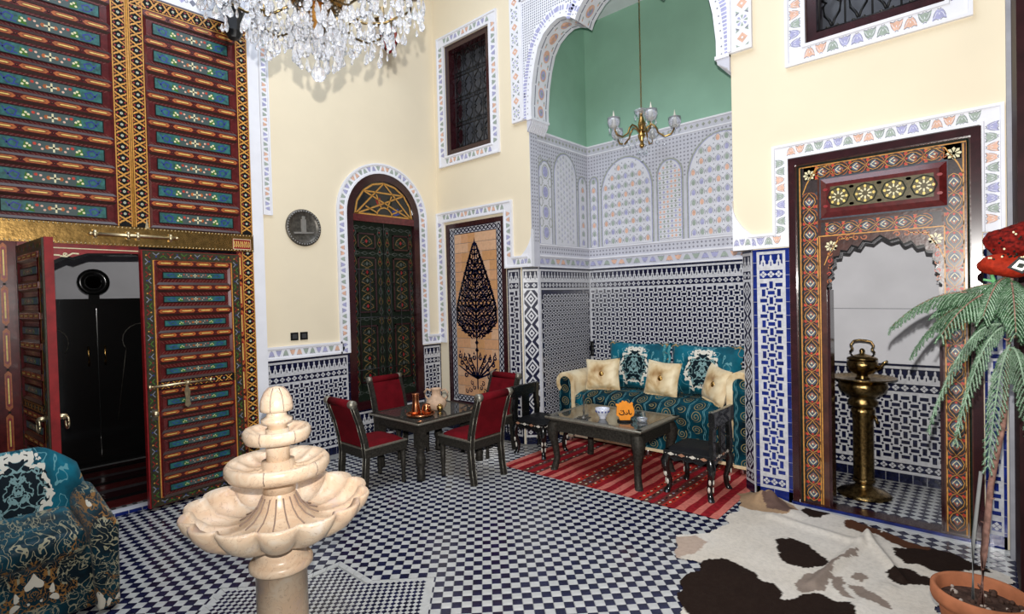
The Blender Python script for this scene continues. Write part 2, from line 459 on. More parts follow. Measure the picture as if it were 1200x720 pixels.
eb.box((-1.5, 4.80, 0), (.3, 4.845, .006), ft_w); eb.box((-1.24, 4.845, 0), (.02, 4.875, .03), zbb)
eb.build('edging', floor)

# ---------------- zellij dado ----------------
def tile_rect(mb, F, u0, u1, v0, v1, n, mat, g=.0015): mb.prism(rect(u0 + g, u1 - g, v0 + g, v1 - g), n - .002, n, mat, F, back=False)
def weave(mb, F, u0, u1, v0, v1, cell, blue, n):
    nu = max(1, round((u1 - u0) / cell)); cu = (u1 - u0) / nu; nv = max(1, round((v1 - v0) / cell)); cv = (v1 - v0) / nv
    for i in range(nu):
        for j in range(nv):
            x, y = u0 + (i + .5) * cu, v0 + (j + .5) * cv
            a, b = (.455 * cu, .235 * cv) if (i + j) % 2 == 0 else (.235 * cu, .455 * cv)
            mb.flat(rect(x - a, x + a, y - b, y + b), n, blue, F)
    for i in range(1, nu):
        for j in range(1, nv):
            x, y = u0 + i * cu, v0 + j * cv; d = .19 * min(cu, cv)
            mb.flat([(x - d, y), (x, y - d), (x + d, y), (x, y + d)], n, blue, F)
def hexes(mb, F, u0, u1, v0, v1, cell, n):
    nu = round((u1 - u0) / cell); cu = (u1 - u0) / nu; rv = cu * .86; nv = int((v1 - v0) / rv)
    for j in range(nv):
        for i in range(nu + 1):
            x = u0 + (i + .5 * (j % 2) + .0) * cu; y = v0 + (j + .5) * rv
            if x < u0 + cu * .4 or x > u1 - cu * .4: continue
            R = cu * .47
            h = [(x + R * cos(pi / 6 + pi / 3 * k), y + R * sin(pi / 6 + pi / 3 * k)) for k in range(6)]
            h2 = [(x + R * .62 * cos(pi / 6 + pi / 3 * k), y + R * .62 * sin(pi / 6 + pi / 3 * k)) for k in range(6)]
            for k in range(6): mb.flat([h[k], h[(k + 1) % 6], h2[(k + 1) % 6], h2[k]], n, zw, F)
            mb.flat(rect(x - R * .3, x + R * .3, y - R * .22, y + R * .22), n, blk, F)
def dband(mb, F, u0, u1, v0, v1, blue, n):
    h = v1 - v0; k = max(1, round((u1 - u0) / (h * .95))); p = (u1 - u0) / k
    mb.flat(rect(u0, u1, v0, v1), n - .0005, blue, F)
    for i in range(k):
        x, y = u0 + (i + .5) * p, (v0 + v1) / 2; d = h * .42
        for sx, sy in ((1, 0), (-1, 0), (0, 1), (0, -1)):
            q = d * .46; cx, cy = x + sx * d * .55, y + sy * d * .55
            mb.flat([(cx - q, cy), (cx, cy - q), (cx + q, cy), (cx, cy + q)], n, zw, F)
def merlons(mb, F, u0, u1, v0, v1, blue, n):
    h = v1 - v0; k = max(1, round((u1 - u0) / (h * .55))); p = (u1 - u0) / k
    mb.flat(rect(u0, u1, v0 + h * .08, v1), n - .0005, blue, F)
    for i in range(k):
        x = u0 + (i + .5) * p
        mb.flat([(x - p * .5, v0), (x + p * .5, v0), (x + p * .5, v0 + h * .22), (x + p * .3, v0 + h * .3), (x + p * .3, v0 + h * .5), (x + p * .13, v0 + h * .6), (x + p * .13, v0 + h * .85), (x, v0 + h * .98),
                 (x - p * .13, v0 + h * .85), (x - p * .13, v0 + h * .6), (x - p * .3, v0 + h * .5), (x - p * .3, v0 + h * .3), (x - p * .5, v0 + h * .22)], n, zw, F)
        mb.flat(rect(x - p * .07, x + p * .07, v0 + h * .12, v0 + h * .42), n + .0005, blue, F)
def dado(parent, F, u0, u1, v0, v1, style='weave', blue=zb, side=.03, cell=.066, base=True, edge=None):
    plate = MB(); plate.box((u0, v0, 0), (u1, v1, .010), zw, F=F); pl = plate.build('tile_panel', parent)
    mb = MB(); n = .0115; e = edge or blue
    mb.box((u0, v1 - .02, 0), (u1, v1, .014), blue, F=F)
    a, b = u0 + side, u1 - side
    if side > .02:
        k = int((v1 - v0) / .12) + 1; g = (v1 - v0) / k
        w = side * .62
        for i in range(k):
            for c in (u0, u1 - w): tile_rect(mb, F, c, c + w, v0 + i * g, v0 + (i + 1) * g, n + .001, e)
    t = v1 - .045
    merlons(mb, F, a, b, t - .115, t, blue, n); t -= .115 + .022
    dband(mb, F, a, b, t - .072, t, blue, n); t -= .072 + .022
    z = v0
    if base:
        k = max(1, int((u1 - u0) / .1)); g = (u1 - u0) / k
        for i in range(k): tile_rect(mb, F, u0 + i * g, u0 + (i + 1) * g, v0, v0 + .09, n + .001, blue)
        z = v0 + .115; dband(mb, F, a, b, z, z + .07, blue, n); z += .095
    if style == 'weave': weave(mb, F, a, b, z, t, cell, blue, n)
    elif style == 'hex':
        mb.flat(rect(a, b, z, t), n - .0005, zb, F); hexes(mb, F, a, b, z, t, cell, n)
    elif style == 'diamond':
        w = b - a; k = max(1, round((t - z) / (w * 1.25))); p = (t - z) / k; cx = (a + b) / 2
        mb.flat(rect(a, b, z, t), n - .0005, blue, F)
        for i in range(k):
            cy = z + (i + .5) * p
            def dia(s, m, nn): mb.flat([(cx - w * .5 * s, cy), (cx, cy - p * .5 * s), (cx + w * .5 * s, cy), (cx, cy + p * .5 * s)], nn, m, F)
            dia(1.0, zw, n); dia(.70, blue, n + .0004); dia(.46, zw, n + .0008); dia(.2, blue, n + .0012)
            for sx in (-1, 1):
                for sy in (-1, 1):
                    X0 = cx + sx * w * .5
                    mb.flat([(X0, cy + sy * p * .5), (X0, cy + sy * p * .28), (X0 - sx * w * .22, cy + sy * p * .5)], n + .0004, zw, F)
    mb.build('zellij_inlay', pl, 'stuff')
    return pl

# ---------------- carved stucco border ----------------
LC = [lilac, sage, peach, lilac, sage, peach, sage]
def leafband(mb, path, w, n, F, per=None, phase=0, bold=True):
    per = per or w * .78; k = max(1, round(path.L / per)); p = path.L / k
    for i in range(k):
        t0 = (i + .5) * p; s = 1 if (i + phase) % 2 == 0 else -1; col = LC[(i * 3 + phase) % 7]
        m = lambda a, b: path(t0 + a * p, s * b * w)
        sc_ = .80 if bold else .66; m = (lambda a, b, _m=m: _m(a * sc_, b * (.88 if bold else .74)))
        lobe = [(-.62, -.44), (-.50, -.12), (-.34, .20), (-.16, .38), (0, .26), (.16, .38), (.34, .20), (.50, -.12), (.62, -.44), (.22, -.34), (0, -.44), (-.22, -.34)]
        mb.flat([m(a, b) for a, b in (lobe if s > 0 else lobe[::-1])], n + .001, col, F)
        q = slate if bold else col
        mb.stroke([m(-.60, -.46), m(-.30, -.36), m(-.08, -.47)], w * .05, n + .0018, slate, F, False); mb.stroke([m(.60, -.46), m(.30, -.36), m(.08, -.47)], w * .05, n + .0018, slate, F, False)
        mb.stroke([m(-.16, .45), m(0, .34), m(.16, .45)], w * .05, n + .0018, slate, F, False)
        if bold:
            for sg in (-1, 1):
                mb.stroke([m(sg * .46, -.30), m(sg * .30, .02), m(sg * .12, .16)], w * .035, n + .0022, white, F)
                mb.stroke([m(sg * .56, -.22), m(sg * .42, .10), m(sg * .24, .33)], w * .03, n + .0022, slate, F)
            mb.flat([m(-.05, 0), m(0, -.12), m(.05, 0), m(0, .12)], n + .0022, white, F)
def cutp(a, b, c):
    L = hypot(b[0] - a[0], b[1] - a[1]); k = c / L; return Path([(a[0] + (b[0] - a[0]) * k, a[1] + (b[1] - a[1]) * k), (b[0] - (b[0] - a[0]) * k, b[1] - (b[1] - a[1]) * k)])
def border(name, parent, F, pts, w, th=.03, closed=False, side=0, bold=True, mat=None, kind=None, lipm=.16):
    """white moulded strip centred on the polyline with a recessed band of painted leaves"""
    mat = mat or white
    mb = MB(); P = pts
    def offs(o):
        out = []; k = len(P)
        for i in range(k):
            a = P[i - 1] if (i > 0 or closed) else P[i]; b = P[(i + 1) % k] if (i < k - 1 or closed) else P[i]; c = P[i]
            d1 = Vector((c[0] - a[0], c[1] - a[1])); d2 = Vector((b[0] - c[0], b[1] - c[1]))
            if d1.length < 1e-6: d1 = d2
            if d2.length < 1e-6: d2 = d1
            d1.normalize(); d2.normalize(); n1 = Vector((-d1.y, d1.x)); n2 = Vector((-d2.y, d2.x)); m = (n1 + n2).normalized(); k2 = o / max(.35, m.dot(n1))
            out.append((c[0] + m.x * k2, c[1] + m.y * k2))
        return out
    lip = w * lipm
    rows = [offs(w / 2), offs(w / 2 - lip), offs(w / 2 - lip - .004), offs(-w / 2 + lip + .004), offs(-w / 2 + lip), offs(-w / 2)]
    ns_ = [th, th, th * .62, th * .62, th, th]
    k = len(P); m = k if closed else k - 1
    vs = [F(*r[i], 0) for r in (rows[0],) for i in range(k)]
    for r, nn in zip(rows, ns_): vs += [F(*r[i], nn) for i in range(k)]
    vs += [F(*rows[-1][i], 0) for i in range(k)]
    fs = [(r * k + i, (r + 1) * k + i, (r + 1) * k + (i + 1) % k, r * k + (i + 1) % k) for r in range(7) for i in range(m)]
    if not closed: fs += [tuple(r * k for r in range(8))[::-1], tuple(r * k + k - 1 for r in range(8))]
    mb.add(vs, fs, mat)
    o = mb.build(name, parent, kind, fixn=True)
    lm = MB(); path = Path(P + ([P[0]] if closed else []))
    # straight stretches are filled one by one so that motifs stop at the corners
    seq = P + ([P[0]] if closed else [])
    if len(P) <= 8:
        for i, (a, b) in enumerate(zip(seq, seq[1:])): leafband(lm, cutp(a, b, w * .42 if hypot(a[0] - b[0], a[1] - b[1]) > w * 2.2 else 0), w - 2 * lip, th * .62, F, phase=i, bold=bold)
    else: leafband(lm, path, w - 2 * lip, th * .62, F, bold=bold)
    lm.build('leaf_relief', o, 'stuff')
    return o

# ---------------- walls ----------------
TOP = 7.2
wr = walled('wall_back', FR, -5.77, .30, 0, TOP, [(-4.22, -1.53, 0, 2.17), (-4.05, -1.69, 2.17, TOP), (-5.53, -4.67, 3.77, 5.27), (-5.56, -4.51, .35, 2.81), (-1.09, -.21, 3.81, 5.3), (-1.2, -.05, 0, 2.87)], .14, cream)
wl = walled('wall_left', FL, 2.30, 4.88, 0, TOP, [(3.45, 4.53, .48, 2.88)], .30, cream)
# niche shell
nb = MB(); nb.box((NX0 - .1, 0, -.12), (-1.3, 3.83, 0), stuc_l, F=FNB); nb.box((NX0 - .1, 3.83, -.12), (-1.3, 5.7, 0), green, F=FNB)
wnb = nb.build('wall_niche_back', kind='structure')
nb = MB(); nb.box((5.02, 0, -.12), (NY, 3.83, 0), stuc_l, F=FNS); nb.box((5.02, 3.83, -.12), (NY, 5.7, 0), green, F=FNS)
wns = nb.build('wall_niche_left', kind='structure')
nb = MB(); F2 = fr((NX1, 0, 0), (0, 1, 0), (0, 0, 1), (-1, 0, 0)); nb.box((4.99, 0, -.12), (NY, 3.83, 0), stuc_l, F=F2); nb.box((4.99, 3.83, -.12), (NY, 5.7, 0), green, F=F2)
nb.build('wall_niche_right', kind='structure')
nb = MB(); nb.box((NX0 - .1, 5.18, 5.49), (-1.3, NY + .1, 5.6), white); nb.build('ceiling_niche', kind='structure')
mb = MB(); mb.prism([(-4.225, YR - .0), (-4.07, YR + .15), (-4.25, YR + .15)], 0, 2.17, grout); mb.prism([(-1.526, YR), (-1.51, YR + .15), (-1.65, YR + .125)], 0, 2.17, grout)
mb.build('trim_niche_corners', kind='structure')

# dados
dado(wr, FR, -4.455, -4.235, 0, 2.165, 'weave', side=.035)
dado(wr, FCL, .005, .195, 0, 2.165, 'diamond', side=.012)
dado(wr, FCR, .005, .155, 0, 2.165, 'diamond', side=.012, blue=zb)
dado(wr, FR, -1.53, -1.235, 0, 2.165, 'weave', blue=zbb, side=.055, cell=.068)
dado(wns, FNS, 5.03, 6.12, 0, 2.165, 'hex', side=.02, cell=.072)
dado(wnb, FNB, NX0 + .012, NX1, 0, 2.165, 'weave', side=.015, cell=.062)
dado(wl, FL, 2.385, 3.43, 0, 1.18, 'weave', side=.045, cell=.058)
dado(wl, FL, 4.55, 4.87, 0, 1.18, 'weave', side=.03, cell=.058)
pl = dado(wl, FL, 3.431, 4.549, 0, .455, 'weave', side=.02, cell=.058)
dado(wr, FR, -5.755, -4.46, 0, .34, 'weave', side=.02, cell=.058)
dado(wr, FR, -.02, .09, 0, 2.165, 'weave', blue=zbb, side=.03, cell=.06)

# stucco borders
w_ = .145
border('trim_1', None, FL, [(2.39, 1.257), (3.365, 1.257)] , w_, kind='structure', bold=False)
AP = [(3.375, 1.185), (3.375, 2.88)] + [(3.99 + .615 * cos(a), 2.88 + .615 * sin(a)) for a in [pi - pi * i / 24 for i in range(1, 24)]] + [(4.605, 2.88), (4.605, 1.257), (4.86, 1.257)]
border('trim_2', None, FL, AP, .13, kind='structure', bold=False)
border('trim_3', None, FR, [(-5.70, 1.2), (-5.70, 2.94), (-4.41, 2.94), (-4.41, 2.24), (-4.10, 2.24)], .14, kind='structure', bold=False)
border('trim_4', None, FR, [(-1.56, 2.235), (-1.295, 2.235), (-1.295, 2.965), (.03, 2.965), (.03, 2.17)], .125, kind='structure')
border('trim_5', None, FR, [(-5.60, 3.70), (-5.60, 5.34), (-4.59, 5.34), (-4.59, 3.70)], .14, closed=True, kind='structure', bold=False)
border('trim_6', None, FR, [(-1.165, 3.735), (-1.165, 5.38), (-.135, 5.38), (-.135, 3.735)], .15, closed=True, kind='structure')
border('trim_7', None, fr((XL, 0, 0), (0, 1, 0), (0, 0, 1), (1, 0, 0)), [(2.50, 2.76), (2.50, 6.5)], .10, kind='structure', bold=False)
# corbels where the niche edge flares out below
for sx, x0, x1, F in ((1, -4.040, -4.22, FR), (-1, -1.694, -1.53, FR)):
    mb = MB(); P = [(x0, 2.62), (x0, 2.17), (x1, 2.17)] + [(x0 + (x1 - x0) * (1 - t / 8) ** 2.2, 2.30 + .30 * t / 8) for t in range(0, 8)]
    if sx < 0: P = P[::-1]
    mb.prism(P, -.03, .022, white, F); lm = MB(); leafband(lm, Path([(min(x0, x1) + .01, 2.24), (max(x0, x1) - .01, 2.24)]), .07, .023, F)
    c = mb.build('trim_8' if sx > 0 else 'trim_9', kind='structure', fixn=True); lm.build('leaf_relief', c, 'stuff')

# white pilaster beside the gate and stucco panel over it
mb = MB(); mb.box((XL - .2, 2.265, 0), (XG, 2.38, TOP), white); mb.build('trim_10', kind='structure')
mb = MB(); mb.box((XL - .3, -.8, 4.60), (XG - .01, 2.265, TOP), white); tp = mb.build('wall_above_gate', kind='structure')
lm = MB()
for i in range(26):
    for j in range(22):
        u, v = -.3 + i * .095 + (j % 2) * .047, 4.68 + j * .072
        d = .03; c = (sage, lilac, slate, peach)[(i + 2 * j) % 4] if (i // 4 + j // 5) % 3 else slate
        lm.flat([(u - d, v), (u, v - d * 1.1), (u + d, v), (u, v + d * 1.1)], .001, c, fr((XG - .01, 0, 0), (0, 1, 0), (0, 0, 1), (1, 0, 0)))
        lm.stroke(spiral(u + .045, v, .02, i, 1, 1, 7), .006, .002, slate, fr((XG - .01, 0, 0), (0, 1, 0), (0, 0, 1), (1, 0, 0)))
lm.build('lattice_relief', tp, 'stuff')

# ---------------- niche stucco ----------------
def oval(u, v, a, b, k=10): return [(u + a * cos(2 * pi * i / k), v + b * sin(2 * pi * i / k)) for i in range(k)]
def ringp(mb, u, v, a, b, w, n, m, F, k=12):
    for i in range(k):
        c0, s0, c1, s1 = cos(2 * pi * i / k), sin(2 * pi * i / k), cos(2 * pi * (i + 1) / k), sin(2 * pi * (i + 1) / k)
        mb.flat([(u + a * c0, v + b * s0), (u + a * c1, v + b * s1), (u + (a - w) * c1, v + (b - w) * s1), (u + (a - w) * c0, v + (b - w) * s0)], n, m, F)
def lattice(mb, F, u0, u1, v0, v1, p, n, m=slate):
    k = max(1, round((u1 - u0) / p)); q = (u1 - u0) / k; j = max(1, round((v1 - v0) / p)); r = (v1 - v0) / j
    for a in range(k):
        for b in range(j):
            u, v = u0 + (a + .5) * q, v0 + (b + .5) * r; d = .30
            mb.flat([(u - d * q, v), (u, v - d * r), (u + d * q, v), (u, v + d * r)], n, m, F)
greyd = pm('deep_carving', (.27, .27, .31), .8, var=.2, vs=40)
bronze = pm('olive_edge_paint', (.36, .38, .33), .7, var=.2, vs=40)
def archpanel(mb, F, u0, u1, v0, vt, kind):
    cu = (u0 + u1) / 2; hw = (u1 - u0) / 2; vs = vt - hw * 1.15
    out = [(u0, v0), (u0, vs)] + [(cu - hw * cos(pi * i / 16), vs + (vt - vs) * sin(pi * i / 16)) for i in range(1, 16)] + [(u1, vs), (u1, v0)]
    sc = lambda k: [(cu + (u - cu) * (1 - k / hw), (v - (k if v > vs else 0) if v > v0 else v)) for u, v in out]
    mb.prism(out, 0, .008, bronze, F); mb.prism(sc(.018), 0, .010, lilac, F); mb.prism(sc(.028), 0, .012, pm('panel_stucco', (.70, .70, .74), .65, var=.05, vs=10), F)
    ins = lambda u, v, m=.045: v0 + .02 < v and abs(u - cu) < hw - m and (v < vs or ((u - cu) / (hw - m)) ** 2 + ((v - vs) / (vt - vs - m)) ** 2 < 1)
    n = .0135
    if kind == 'ovals':
        pu, pv = .093, .118; k = max(1, int((2 * hw - .07) / pu)); pu = (2 * hw - .07) / k
        v = v0 + .055; j = 0
        while v < vt:
            for i in range(k):
                u = cu + (i - (k - 1) / 2) * pu; vv = v + (i % 2) * pv * .0
                if ins(u, vv, .06):
                    col = (lilac, sage, peach, sage)[(i + j * (1 if i % 2 else 3) + i * 2) % 4]
                    mb.flat([(u, vv + .040), (u - .020, vv + .02), (u - .023, vv - .008), (u - .012, vv - .03), (u + .012, vv - .03), (u + .023, vv - .008), (u + .020, vv + .02)], n, col, F)
                    mb.stroke([(u - .035, vv - .03), (u - .03, vv + .02), (u, vv + .052), (u + .03, vv + .02), (u + .035, vv - .03)], .006, n, greyd, F, False)
                if ins(u + pu / 2, vv, .05):
                    mb.flat([(u + pu / 2 - .007, vv), (u + pu / 2, vv - .02), (u + pu / 2 + .007, vv), (u + pu / 2, vv + .02)], n, greyd, F)
                    mb.flat(oval(u + pu / 2, vv + pv / 2, .008, .008, 6), n, greyd, F)
            v += pv; j += 1
    elif kind == 'fine':
        pu, pv = .062, .075; v = v0 + .05; j = 0
        while v < vt:
            k = int(hw * 2 / pu)
            for i in range(k):
                u = cu + (i - (k - 1) / 2) * pu; vv = v + (i % 2) * pv / 2
                if ins(u, vv, .05):
                    mb.flat([(u - .006, vv), (u, vv - .026), (u + .006, vv), (u, vv + .026)], n, (lilac, greyd, sage, lilac)[(i + j) % 4], F)
                    mb.stroke([(u - .022, vv - .02), (u - .012, vv + .012), (u - .022, vv + .03)], .005, n, greyd, F, False)
            v += pv; j += 1
    elif kind == 'weave':
        pu, pv = .05, .06; v = v0 + .05; j = 0
        while v < vt:
            k = int(hw * 2 / pu)
            for i in range(k):
                u = cu + (i - (k - 1) / 2) * pu
                if ins(u, v, .045):
                    mb.flat([(u - .017, v), (u, v - .02), (u + .017, v), (u, v + .02)], n, (sage, peach, bronze, peach, lilac)[(i * 2 + (j // 2) * 3) % 5], F)
                    mb.stroke([(u - .025, v - .025), (u, v - .032), (u + .025, v - .025)], .005, n, greyd, F, False)
            v += pv; j += 1
    else:   # medallions
        v = v0 + .14
        while v < vt - .1:
            mb.flat(oval(cu, v, .05, .068), n, lilac, F); ringp(mb, cu, v, .068, .088, .010, n, bronze, F)
            for sx in (-1, 1): ringp(mb, cu + sx * (hw - .05), v + .125, .035, .06, .01, n, bronze, F)
            for a in range(8): mb.flat(oval(cu + (hw - .05) * .55 * cos(a * pi / 4 + .4), v + .125 + .04 * sin(a * pi / 4 + .4), .006, .006, 5), n, greyd, F)
            v += .25
def niche_face(parent, F, u0, u1, panels):
    base = MB(); base.box((u0, 2.17, 0), (u1, 3.83, .006), stuc_l, F=F)
    for a, b, t in ((2.17, 2.185, .02), (2.30, 2.32, .018), (2.44, 2.455, .016), (3.705, 3.72, .016), (3.815, 3.835, .02)): base.box((u0, a, 0), (u1, b, t), white, F=F)
    o = base.build('carved_stucco', parent)
    mb = MB(); n = .0075
    leafband(mb, Path([(u0, 2.243), (u1, 2.243)]), .10, n, F, per=.11, bold=False)
    lattice(mb, F, u0, u1, 2.33, 2.43, .05, n, greyd); lattice(mb, F, u0, u1, 3.73, 3.81, .072, n, bronze)
    lattice(mb, F, u0, u1, 3.20, 3.70, .045, n, greyd)
    for p in panels: archpanel(mb, F, *p)
    mb.build('stucco_relief', o, 'stuff')
niche_face(wns, FNS, 5.03, 6.12, [(5.04, 5.32, 2.46, 3.50, 'medallion'), (5.35, 5.86, 2.46, 3.66, 'fine'), (5.88, 6.10, 2.46, 3.42, 'ovals')])
niche_face(wnb, FNB, NX0 + .01, NX1, [(-3.86, -3.09, 2.46, 3.60, 'ovals'), (-3.05, -2.70, 2.46, 3.46, 'weave'), (-2.66, -1.80, 2.46, 3.66, 'ovals'), (-4.04, -3.89, 2.46, 3.42, 'ovals')])
# perforated edge strip on the room side of the niche
mb = MB(); F3 = fr((-4.05, YR - .0, 0), (0, 1, 0), (0, 0, 1), (1, 0, 0)); mb.box((.0, 2.17, 0), (.148, 3.9, .004), stuc_l, F=F3)
es = mb.build('edge_strip', wr); mb = MB(); lattice(mb, F3, .01, .14, 2.46, 3.88, .045, .005, greyd); mb.build('stucco_relief', es, 'stuff')

# ---------------- the lobed stucco arch ----------------
def lobes(cx, hw, dz=0):
    L = [(-1.087, 3.92), (-1.087, 4.07), (-1.062, 4.32), (-1.02, 4.52), (-.963, 4.70), (-.88, 4.82), (-.775, 4.89), (-.68, 4.925), (-.59, 4.915), (-.50, 4.875), (-.435, 4.825),
         (-.40, 4.90), (-.335, 4.975), (-.25, 5.05), (-.15, 5.10), (-.06, 5.13), (0, 5.17)]
    return [(cx + u * hw, v + dz) for u, v in L] + [(cx - u * hw, v + dz) for u, v in reversed(L[:-1])]
ACX = -2.893
LA = lobes(ACX, 1.0)
mb = MB(); prof = [(-4.285, 3.92)] + LA + [(-1.50, 3.92), (-1.50, 5.55), (-4.285, 5.55)]
mb.prism(prof, -.30, .04, white, FR)
mb.box((-4.05, 5.5, -.3), (-1.69, TOP, 0), cream, F=FR)
arch = mb.build('wall_niche_arch', kind='structure', fixn=True)
mb = MB()
for (a, b) in (((-4.205, 3.95), (-4.205, 5.42)), ((-4.205, 5.42), (-1.575, 5.42)), ((-1.575, 5.42), (-1.575, 3.95))):
    P = Path([a, b]); k = round(P.L / .15); p = P.L / k
    for i in range(k):
        t = (i + .5) * p; m = lambda x, y: P(t + x, y)
        if i % 2: mb.flat([m(-.045, 0), m(0, -.045), m(.045, 0), m(0, .045)], .0415, peach, FR); mb.flat([m(-.012, 0), m(0, -.012), m(.012, 0), m(0, .012)], .042, white, FR)
        else:
            for q in range(8):
                an = q * pi / 4; mb.flat([m(.012 * cos(an), .012 * sin(an)), m(.045 * cos(an - .25), .045 * sin(an - .25)), m(.05 * cos(an), .05 * sin(an)), m(.045 * cos(an + .25), .045 * sin(an + .25))], .0415, lilac if q % 2 else sage, FR)
        for sx in (-1, 1):
            for sy in (-1, 1): mb.flat([m(sx * .073, sy * .05), m(sx * .05, sy * .055), m(sx * .073, sy * .02)], .0415, sage if i % 2 else slate, FR)
mb.box((-4.115, 3.93, .04), (-4.085, 5.33, .055), white, F=FR); mb.box((-1.70, 3.93, .04), (-1.67, 5.33, .055), white, F=FR); mb.box((-4.115, 5.31, .04), (-1.67, 5.34, .055), white, F=FR)
LP = Path(LA)
k = int(LP.L / .034)
for i in range(k):
    t = (i + .5) * LP.L / k; a = LP(t, .105); mb.flat([LP(t - .011, .075), LP(t + .011, .075), LP(t + .011, .12), LP(t, .135), LP(t - .011, .12)], .0415, lilac, FR)
    if i % 2: mb.flat(oval(*LP(t, .05), .008, .008, 6), .0415, greyd, FR)
mb.build('stucco_relief', arch, 'stuff')
mb = MB(); dd = .030
def near_arch(u, v): return min(hypot(u - a, v - b) for a, b in LA)
from bisect import bisect
def arch_top(u):
    for (a, b), (c, d) in zip(LA, LA[1:]):
        if min(a, c) <= u <= max(a, c) and abs(a - c) > 1e-6: return b + (d - b) * (u - a) / (c - a)
    return 3.9
u = -4.07
while u < -1.71:
    v = 3.95
    while v < 5.30:
        if v > arch_top(u) + .02 and near_arch(u, v) > .15: mb.flat([(u - .011, v - .010), (u + .011, v - .010), (u, v + .013)], .0415, slate, FR)
        v += dd
    u += dd
mb.build('lattice_relief', arch, 'stuff')
# painted soffit: ovals along the underside
mb = MB()
for i, ((a, b), (c, d)) in enumerate(zip(LA, LA[1:])):
    nrm = Vector((d - b, 0, -(c - a))).normalized()
    def q(t, s, off=.003): return (a + (c - a) * t + nrm.x * off, YR + s, b + (d - b) * t + nrm.z * off)
    for s0, s1, m in ((.02, .035, slate), (.235, .25, slate)): mb.add([q(.05, s0), q(.95, s0), q(.95, s1), q(.05, s1)], [(0, 1, 2, 3)], m)
kk = int(LP.L / .21)
for i in range(kk):
    t0 = (i + .5) * LP.L / kk
    for rr, m, e in ((.055, peach, .004), (.04, lilac, .005), (.015, sage, .006)):
        vs = []
        for j in range(12):
            an = 2 * pi * j / 12; x, z = LP(t0 + rr * 1.3 * cos(an), -e); vs.append((x, YR + .14 + rr * sin(an), z))
        mb.add(vs, [tuple(range(12))], m)
    for s in (-1, 1):
        for ss in (.08, .2):
            vs = []
            for j in range(6):
                an = 2 * pi * j / 6; x, z = LP(t0 + s * .095 + .018 * cos(an), -.004); vs.append((x, YR + ss + .01 * sin(an), z))
            mb.add(vs, [tuple(range(6))], peach if s > 0 else sage)
mb.build('soffit_painting', arch, 'stuff')
for sx, x, e in ((1, -3.98, -4.05), (-1, -1.806, -1.69)):   # fluted corbels at the springing
    mb = MB(); P = [(x, 3.925), (e, 3.925), (e, 3.77), (e + sx * .02, 3.80), (x - sx * .012, 3.86)]
    mb.prism(P, -.295, .035, stuc_l, FR)
    for i in range(9): mb.prism([(u + sx * .008, v) for u, v in P], -.285 + i * .035, -.285 + i * .035 + .022, white, FR)
    mb.box((min(e, x + sx * .012), 3.90, -.30), (max(e, x + sx * .012), 3.93, .045), white, F=FR)
    mb.build('corbel', arch, fixn=True)
dimg = pm('dim_gilt', (.17, .10, .03), .45, var=.4, vs=40); dims = pm('dim_sage_paint', (.075, .085, .075), .45, var=.4, vs=40)  # darkened copies of the gold and sage, the door's dimness put into the colour
TR_ = lambda *p: Matrix.Translation(p)
# ---------------- upper windows with iron grilles ----------------
def grille_window(name, u0, u1, v0, v1, cols, rows):
    F = FR; o = MB(); t = .075
    for a, b, c, d in ((u0, u0 + t, v0, v1), (u1 - t, u1, v0, v1), (u0 + t, u1 - t, v0, v0 + t), (u0 + t, u1 - t, v1 - t, v1)): o.box((a, c, -.24), (b, d, -.01), dmar, F=F)
    wo = o.build(name, kind='structure')
    MB().box((u0, v0, -.26), (u1, v1, -.24), pm('dusky_window_glass', (.075, .08, .095), .25), F=F).build('pane', wo)
    g = MB(); U0, U1, V0, V1 = u0 + t, u1 - t, v0 + t, v1 - t
    def P3(pts): return [F(u, v, -.12) for u, v in pts]
    cw, rh = (U1 - U0) / cols, (V1 - V0) / rows
    for i in range(cols + 1): g.tube(P3([(U0 + i * cw, V0), (U0 + i * cw, V1)]), .007, iron, 5)
    for j in range(rows + 1):
        for k in (0, .05): g.tube(P3([(U0, V0 + j * rh * .999 + k), (U1, V0 + j * rh * .999 + k)]), .007, iron, 5)
    for i in range(cols):
        for j in range(rows):
            cx, cy = U0 + (i + .5) * cw, V0 + (j + .55) * rh
            for s in (-1, 1):
                g.tube(P3([(cx + s * x * cw, cy + y * rh) for x, y in ((.02, -.40), (.10, -.30), (.30, -.18), (.34, -.02), (.22, .03), (.34, .08), (.30, .22), (.10, .32), (.02, .42))]), .010, iron, 5)
            for s in (-1, 1): g.tube(P3(spiral(cx + s * cw * .24, V0 + j * rh + .03, cw * .2, pi / 2, s, 1.3, 10)), .007, pewter if rows < 4 else iron, 4)
    g.build('iron_grille', wo)
    return wo
grille_window('window_1', -5.53, -4.67, 3.77, 5.27, 4, 4)
grille_window('window_2', -1.09, -.21, 3.81, 5.30, 4, 3)

# ---------------- arched door with stained fanlight in the left wall ----------------
d1 = MB(); F = FL
def archring(mb, cy, cz, r0, r1, n0, n1, mat, F, k=20, a0=0, a1=pi):
    for i in range(k):
        A, B = a1 + (a0 - a1) * i / k, a1 + (a0 - a1) * (i + 1) / k
        mb.prism([(cy + r1 * cos(A), cz + r1 * sin(A)), (cy + r1 * cos(B), cz + r1 * sin(B)), (cy + r0 * cos(B), cz + r0 * sin(B)), (cy + r0 * cos(A), cz + r0 * sin(A))], n0, n1, mat, F)
archring(d1, 3.99, 2.88, .455, .56, -.05, .02, dmar, F)
d1.box((3.43, .46, -.05), (3.53, 2.88, .02), dmar, F=F); d1.box((4.45, .46, -.05), (4.55, 2.88, .02), dmar, F=F)
d1.box((3.53, .46, -.2), (4.45, .56, .03), dmar, F=F); d1.box((3.53, 2.80, -.16), (4.45, 2.885, .02), maroon, F=F)
door1 = d1.build('door_1', kind='structure')
